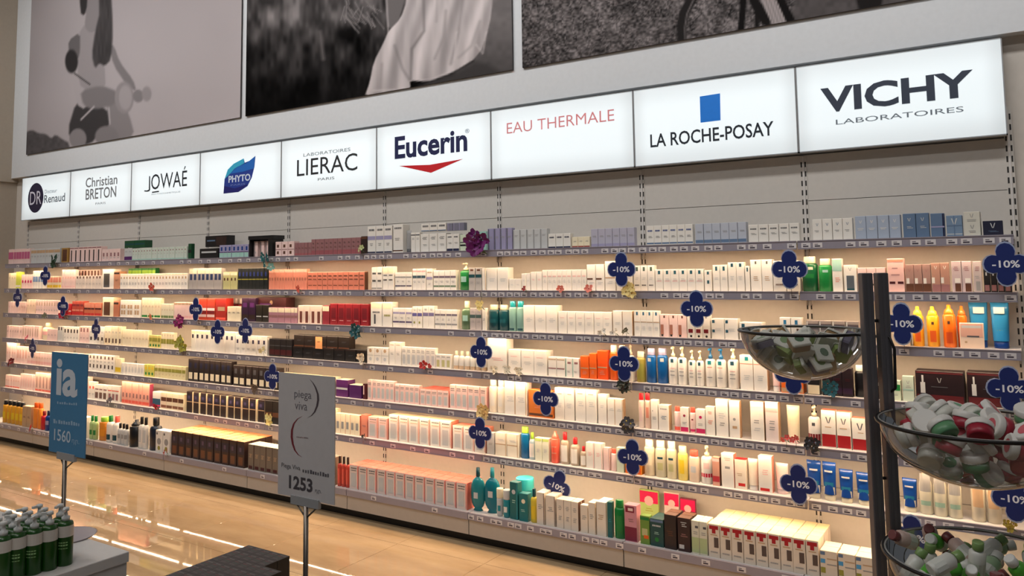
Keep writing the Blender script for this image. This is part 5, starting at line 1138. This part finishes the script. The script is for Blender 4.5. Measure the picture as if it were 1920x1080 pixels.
gp = MB().lathe([(.011, .125), (.0115, .136), (.006, .139), (.004, .152), (.009, .153), (.009, .161), (.005, .163)], mat((206, 208, 206), .3), 14)
gp.box(-.0035, .0035, -.022, 0, .154, .161, mat((206, 208, 206), .3)); gp = gp.mesh('pump')
gpos = [(118, 1059), (88, 1068), (59, 1076), (28, 1084), (0, 1092)]
lab_ = ['nearest the tray', 'second from tray', 'third from tray', 'fourth from tray', 'at picture edge']
base = [atz(u, v, TZ) for u, v in gpos]
for k, p in enumerate(base):
    for q in range(3):
        P_ = p+np.array([-.050*q, .010*q+.004, 0])
        if q == 2 and k in (0, 4): continue
        o = thing('pump_bottle', f'green pump bottle on white table, {["front row","middle row","rear row"][q]}, {lab_[k]}', 'pump bottle', (P_[0], P_[1], TZ), 'green pump bottles on the white table', rz=random.uniform(-.9, .9))
        put('body', gb_body, o); put('pump', gp, o)

# ---------------------------------------------------------------- stacked black boxes, near centre
bk = mat((24, 22, 25), .4, name='black_card'); BZ = .70
bt = thing('low_plinth', 'black low plinth under the stacked black cartons', 'plinth', (7.05, -2.83, FLOOR))
MB().bbox(-.24, .34, -.34, .27, 0, BZ-.125-FLOOR, mat((40, 38, 38), .5)).build('block', bt)
mb = MB().bbox(-.0196, .0196, -.0248, .0248, 0, .12, bk, c=.0006)
for k, (xa_, xb_, ya_, yb_, cc) in enumerate(((-.014, .008, -.016, -.012, (96, 84, 92)), (-.012, .012, -.006, -.003, (60, 84, 80)), (-.014, .004, .004, .008, (110, 60, 66)), (-.01, .014, .012, .015, (120, 118, 120)))):
    mb.quad([(xa_, ya_, .1203), (xb_, ya_, .1203), (xb_, yb_, .1203), (xa_, yb_, .1203)], mat(cc, .5, name='print_ink'))
bm_ = mb.mesh('carton'); cnt = 0
for j in range(9):
    y = -2.598-.0505*j; nx = 5+(j//2)*2
    for i in range(min(nx, 13)):
        o = put('black_carton', bm_, None, (6.842+.0395*i, y, BZ-.1245+random.uniform(0, .0)+.0005)); cnt += 1
        nmr = f'{ORD[i+1]} from left in {"rearmost row" if j == 0 else ORD[j+1]+" row from rear"}'
        tag(o, f'black near-stack carton, {nmr}', 'carton', 'black cartons stacked near the centre')

# ---------------------------------------------------------------- dark steel stand with acrylic bowls
post_m = mat((92, 90, 94), .4, .25, name='gunmetal'); wire2 = mat((30, 27, 27), .4, .4, name='dark_wire')
PA = atd(1622, 512, 1.45); PB = atd(1651, 512, 1.45)
st_ = thing('bowl_stand', 'dark grey twin-post steel stand carrying three acrylic bowls', 'display stand', (PA[0], PA[1], FLOOR))
org = np.array([PA[0], PA[1], FLOOR]); dirv = (PB-PA); dirv[2] = 0; ang = math.atan2(dirv[1], dirv[0]); topz = PA[2]-FLOOR
def pmesh():
    m_ = MB(); h_ = .0098
    m_.bbox(-h_, h_, -h_, h_, .012, topz, post_m, c=.0015)
    m_.box(-h_*.25, h_*.25, -h_-.0008, -h_+.0002, .03, topz-.004, mat((104, 102, 106), .3, .5)); return m_.mesh('post')
pme = pmesh()
for pp_ in (PA, PB):
    q = put('post', pme, st_, (pp_[0]-org[0], pp_[1]-org[1], 0)); q.rotation_euler.z = ang
MB().bbox(-.13, .17, -.16, .16, 0, .012, post_m).build('foot_plate', st_)
for zc in (1.55, 1.27, .95, .6, .3):
    MB().tube([(0, 0, zc), (PB[0]-PA[0], PB[1]-PA[1], zc)], .003, wire2, 6).build('spacer', st_)
B1 = atd(1505, 620, 1.60); B2 = atd(1829, 794, 1.30); B3 = atd(1846, 1046, 1.27)
BOWLS = [(B1, .1215, .098, 'top', 'square white-green sachets'), (B2, .146, .100, 'middle', 'small lidded jars'), (B3, .146, .105, 'lowest', 'green-white mini bottles')]
def ring(c, R_, r_, m, n=48):
    pts = [(c[0]+R_*math.cos(2*math.pi*k/n), c[1]+R_*math.sin(2*math.pi*k/n), c[2]) for k in range(n+1)]
    return MB().tube(pts, r_, m, 8)
bowl_m = clear_mat((240, 242, 242), .93)
for k, (B, R_, D, nm, what) in enumerate(BOWLS):
    Bl = B-org; ring(Bl, R_+.003, .0029, wire2).build('wire_ring', st_)
    PBl = PB-org; d_ = Bl-PBl; d_[2] = 0; dn = d_/np.linalg.norm(d_); e = Bl-dn*(R_+.003)
    if k == 0:
        side = np.array([-dn[1], dn[0], 0])
        MB().tube([e, PBl*np.array([1, 1, 0])+np.array([0, 0, Bl[2]])-dn*.012+side*.0, PBl*np.array([1, 1, 0])+np.array([0, 0, Bl[2]-.02])-dn*.02, PBl*np.array([1, 1, 0])+np.array([0, 0, Bl[2]-.09])-dn*.018, PBl*np.array([1, 1, 0])+np.array([0, 0, Bl[2]-.105])], .0026, wire2, 8).build('bracket', st_)
    else:
        MB().tube([e, PBl*np.array([1, 1, 0])+np.array([0, 0, Bl[2]])], .0026, wire2, 8).tube([e-np.array([0, 0, .012]), PBl*np.array([1, 1, 0])+np.array([0, 0, Bl[2]-.03]), PBl*np.array([1, 1, 0])+np.array([0, 0, Bl[2]-.13])], .0045, wire2, 8).build('bracket', st_)
    o = thing('acrylic_bowl', f'clear acrylic bowl of {what}, {nm} on the dark stand', 'bowl', tuple(B), 'acrylic bowls on the dark stand')
    prof = [(R_*math.sin(a*math.pi/24), -D*math.cos(a*math.pi/24)) for a in range(13)]
    prof[0] = (.001, -D)
    MB().lathe(prof, bowl_m, 40, cap=False).build('shell', o)
    ring((0, 0, .0015), R_-.001, .0016, clear_mat((200, 200, 196), .5), 48).build('lip', o)
def fill(B, R_, D, makers, rad, levels, labf, grp, cat):
    for z_, cnt_ in levels:
        lim = R_*math.sqrt(max(0, 1-(min(z_-rad*.7, 0)/D)**2))-rad-.003; pts = []
        t = 0
        while len(pts) < cnt_ and t < 4000:
            t += 1; a = random.uniform(0, 2*math.pi); q = lim*math.sqrt(random.random()); x, y = q*math.cos(a), q*math.sin(a)
            if all((x-c)**2+(y-d)**2 > (1.75*rad)**2 for c, d in pts): pts.append((x, y))
        for x, y in pts:
            nm, parts, lb = random.choice(makers)
            lv = ['bottom', 'lower', 'upper', 'topmost'][[l_[0] for l_ in levels].index(z_)]; sd = 'far ' if y > lim*.4 else 'near ' if y < -lim*.4 else 'middle '
            sd += 'left' if x < -lim*.33 else 'right' if x > lim*.33 else 'centre'
            lb = lb.split(' in the ')[0]+f', {lv} layer {sd}, in the '+lb.split(' in the ')[1]
            o = thing(nm, lb, cat, (B[0]+x, B[1]+y, B[2]+z_+random.uniform(-.3, .3)*rad*.5), grp+' '+lb.split(',')[0])
            o.rotation_euler = (random.uniform(-1.3, 1.3), random.uniform(-1.0, 1.0), random.uniform(0, 6.28))
            for pn, me in parts: put(pn, me, o)
def sachet(c1, c2):
    a = MB().bbox(-.0175, .0175, -.0175, .0175, -.008, .006, mat(c1, .5), c=.003)
    b = MB().bbox(-.018, .018, -.018, .018, .006, .011, mat((206, 206, 196), .45), c=.002)
    b.quad([(.009*math.cos(k*math.pi/5), .009*math.sin(k*math.pi/5), .0114) for k in range(10)], mat(c2, .5))
    return [('tub', a.mesh('tub')), ('lid', b.mesh('lid'))]
def minijar(c1, heart):
    a = MB().lathe([(.016, -.013), (.0185, -.011), (.0185, .003)], mat(c1, .4), 16)
    b = MB().lathe([(.0195, .003), (.020, .0045), (.020, .012), (.018, .0145)], mat((216, 214, 208), .35), 16)
    if heart: b.quad([(.011*math.cos(k*math.pi/5), .011*math.sin(k*math.pi/5), .0148) for k in range(10)], mat(heart, .5))
    return [('tub', a.mesh('tub')), ('lid', b.mesh('lid'))]
def minib(c1, c2):
    a = MB().lathe([(.011, -.026), (.0125, -.024), (.0125, .012), (.006, .018)], mat(c1, .35), 12)
    for k in range(12):
        a0, a1 = 2*math.pi*k/12, 2*math.pi*(k+1)/12; q = lambda t, z: (.0127*math.cos(t), .0127*math.sin(t), z)
        a.quad([q(a0, -.02), q(a1, -.02), q(a1, -.002), q(a0, -.002)], mat((204, 206, 198), .4))
    return [('body', a.mesh('body')), ('cap', MB().lathe([(.008, .018), (.0085, .019), (.0085, .030), (.007, .031)], mat(c2, .35), 12).mesh('cap'))]
fill(B1, .1215, .098, [('sachet_tub', sachet((120, 140, 70), (90, 110, 90)), 'square white-lidded olive tub in the top acrylic bowl'), ('sachet_tub', sachet((196, 196, 186), (70, 96, 70)), 'square white tub with green mark in the top acrylic bowl'),
     ('sachet_tub', sachet((96, 90, 110), (110, 140, 90)), 'square slate-sided tub in the top acrylic bowl'), ('sachet_tub', sachet((150, 120, 80), (60, 100, 70)), 'square tan-sided tub in the top acrylic bowl')], .019,
     [(-.080, 5), (-.060, 9), (-.040, 13), (-.020, 13)], None, 'tubs in the top acrylic bowl:', 'tub')
fill(B2, .146, .100, [('lidded_jar', minijar((150, 30, 50), None), 'small white-lidded crimson jar in the middle acrylic bowl'), ('lidded_jar', minijar((160, 40, 56), (200, 90, 100)), 'small crimson jar with red-marked lid in the middle acrylic bowl'),
     ('lidded_jar', minijar((206, 206, 196), (90, 150, 110)), 'small white jar with green-marked lid in the middle acrylic bowl'), ('lidded_jar', minijar((90, 140, 100), None), 'small white-lidded green jar in the middle acrylic bowl')], .0205,
     [(-.074, 5), (-.046, 13), (-.018, 19), (.006, 16)], None, 'jars in the middle acrylic bowl:', 'jar')
fill(B3, .146, .105, [('mini_bottle', minib((80, 160, 50), (214, 214, 208)), 'mini bright-green bottle in the lowest acrylic bowl'), ('mini_bottle', minib((150, 176, 140), (214, 214, 208)), 'mini pale-green bottle in the lowest acrylic bowl'),
     ('mini_bottle', minib((206, 206, 198), (120, 150, 90)), 'mini white bottle with green cap in the lowest acrylic bowl'), ('mini_bottle', minib((196, 170, 160), (110, 50, 50)), 'mini blush bottle with red-brown cap in the lowest acrylic bowl')], .021,
     [(-.070, 5), (-.042, 11), (-.014, 15), (.008, 13)], None, 'mini bottles in the lowest acrylic bowl:', 'bottle')

# ---------------------------------------------------------------- label check
for l, os_ in _labels.items():
    pass
0 and print('DUP', [(l, len(o)) for l, o in _labels.items() if len(o) > 1][:40])
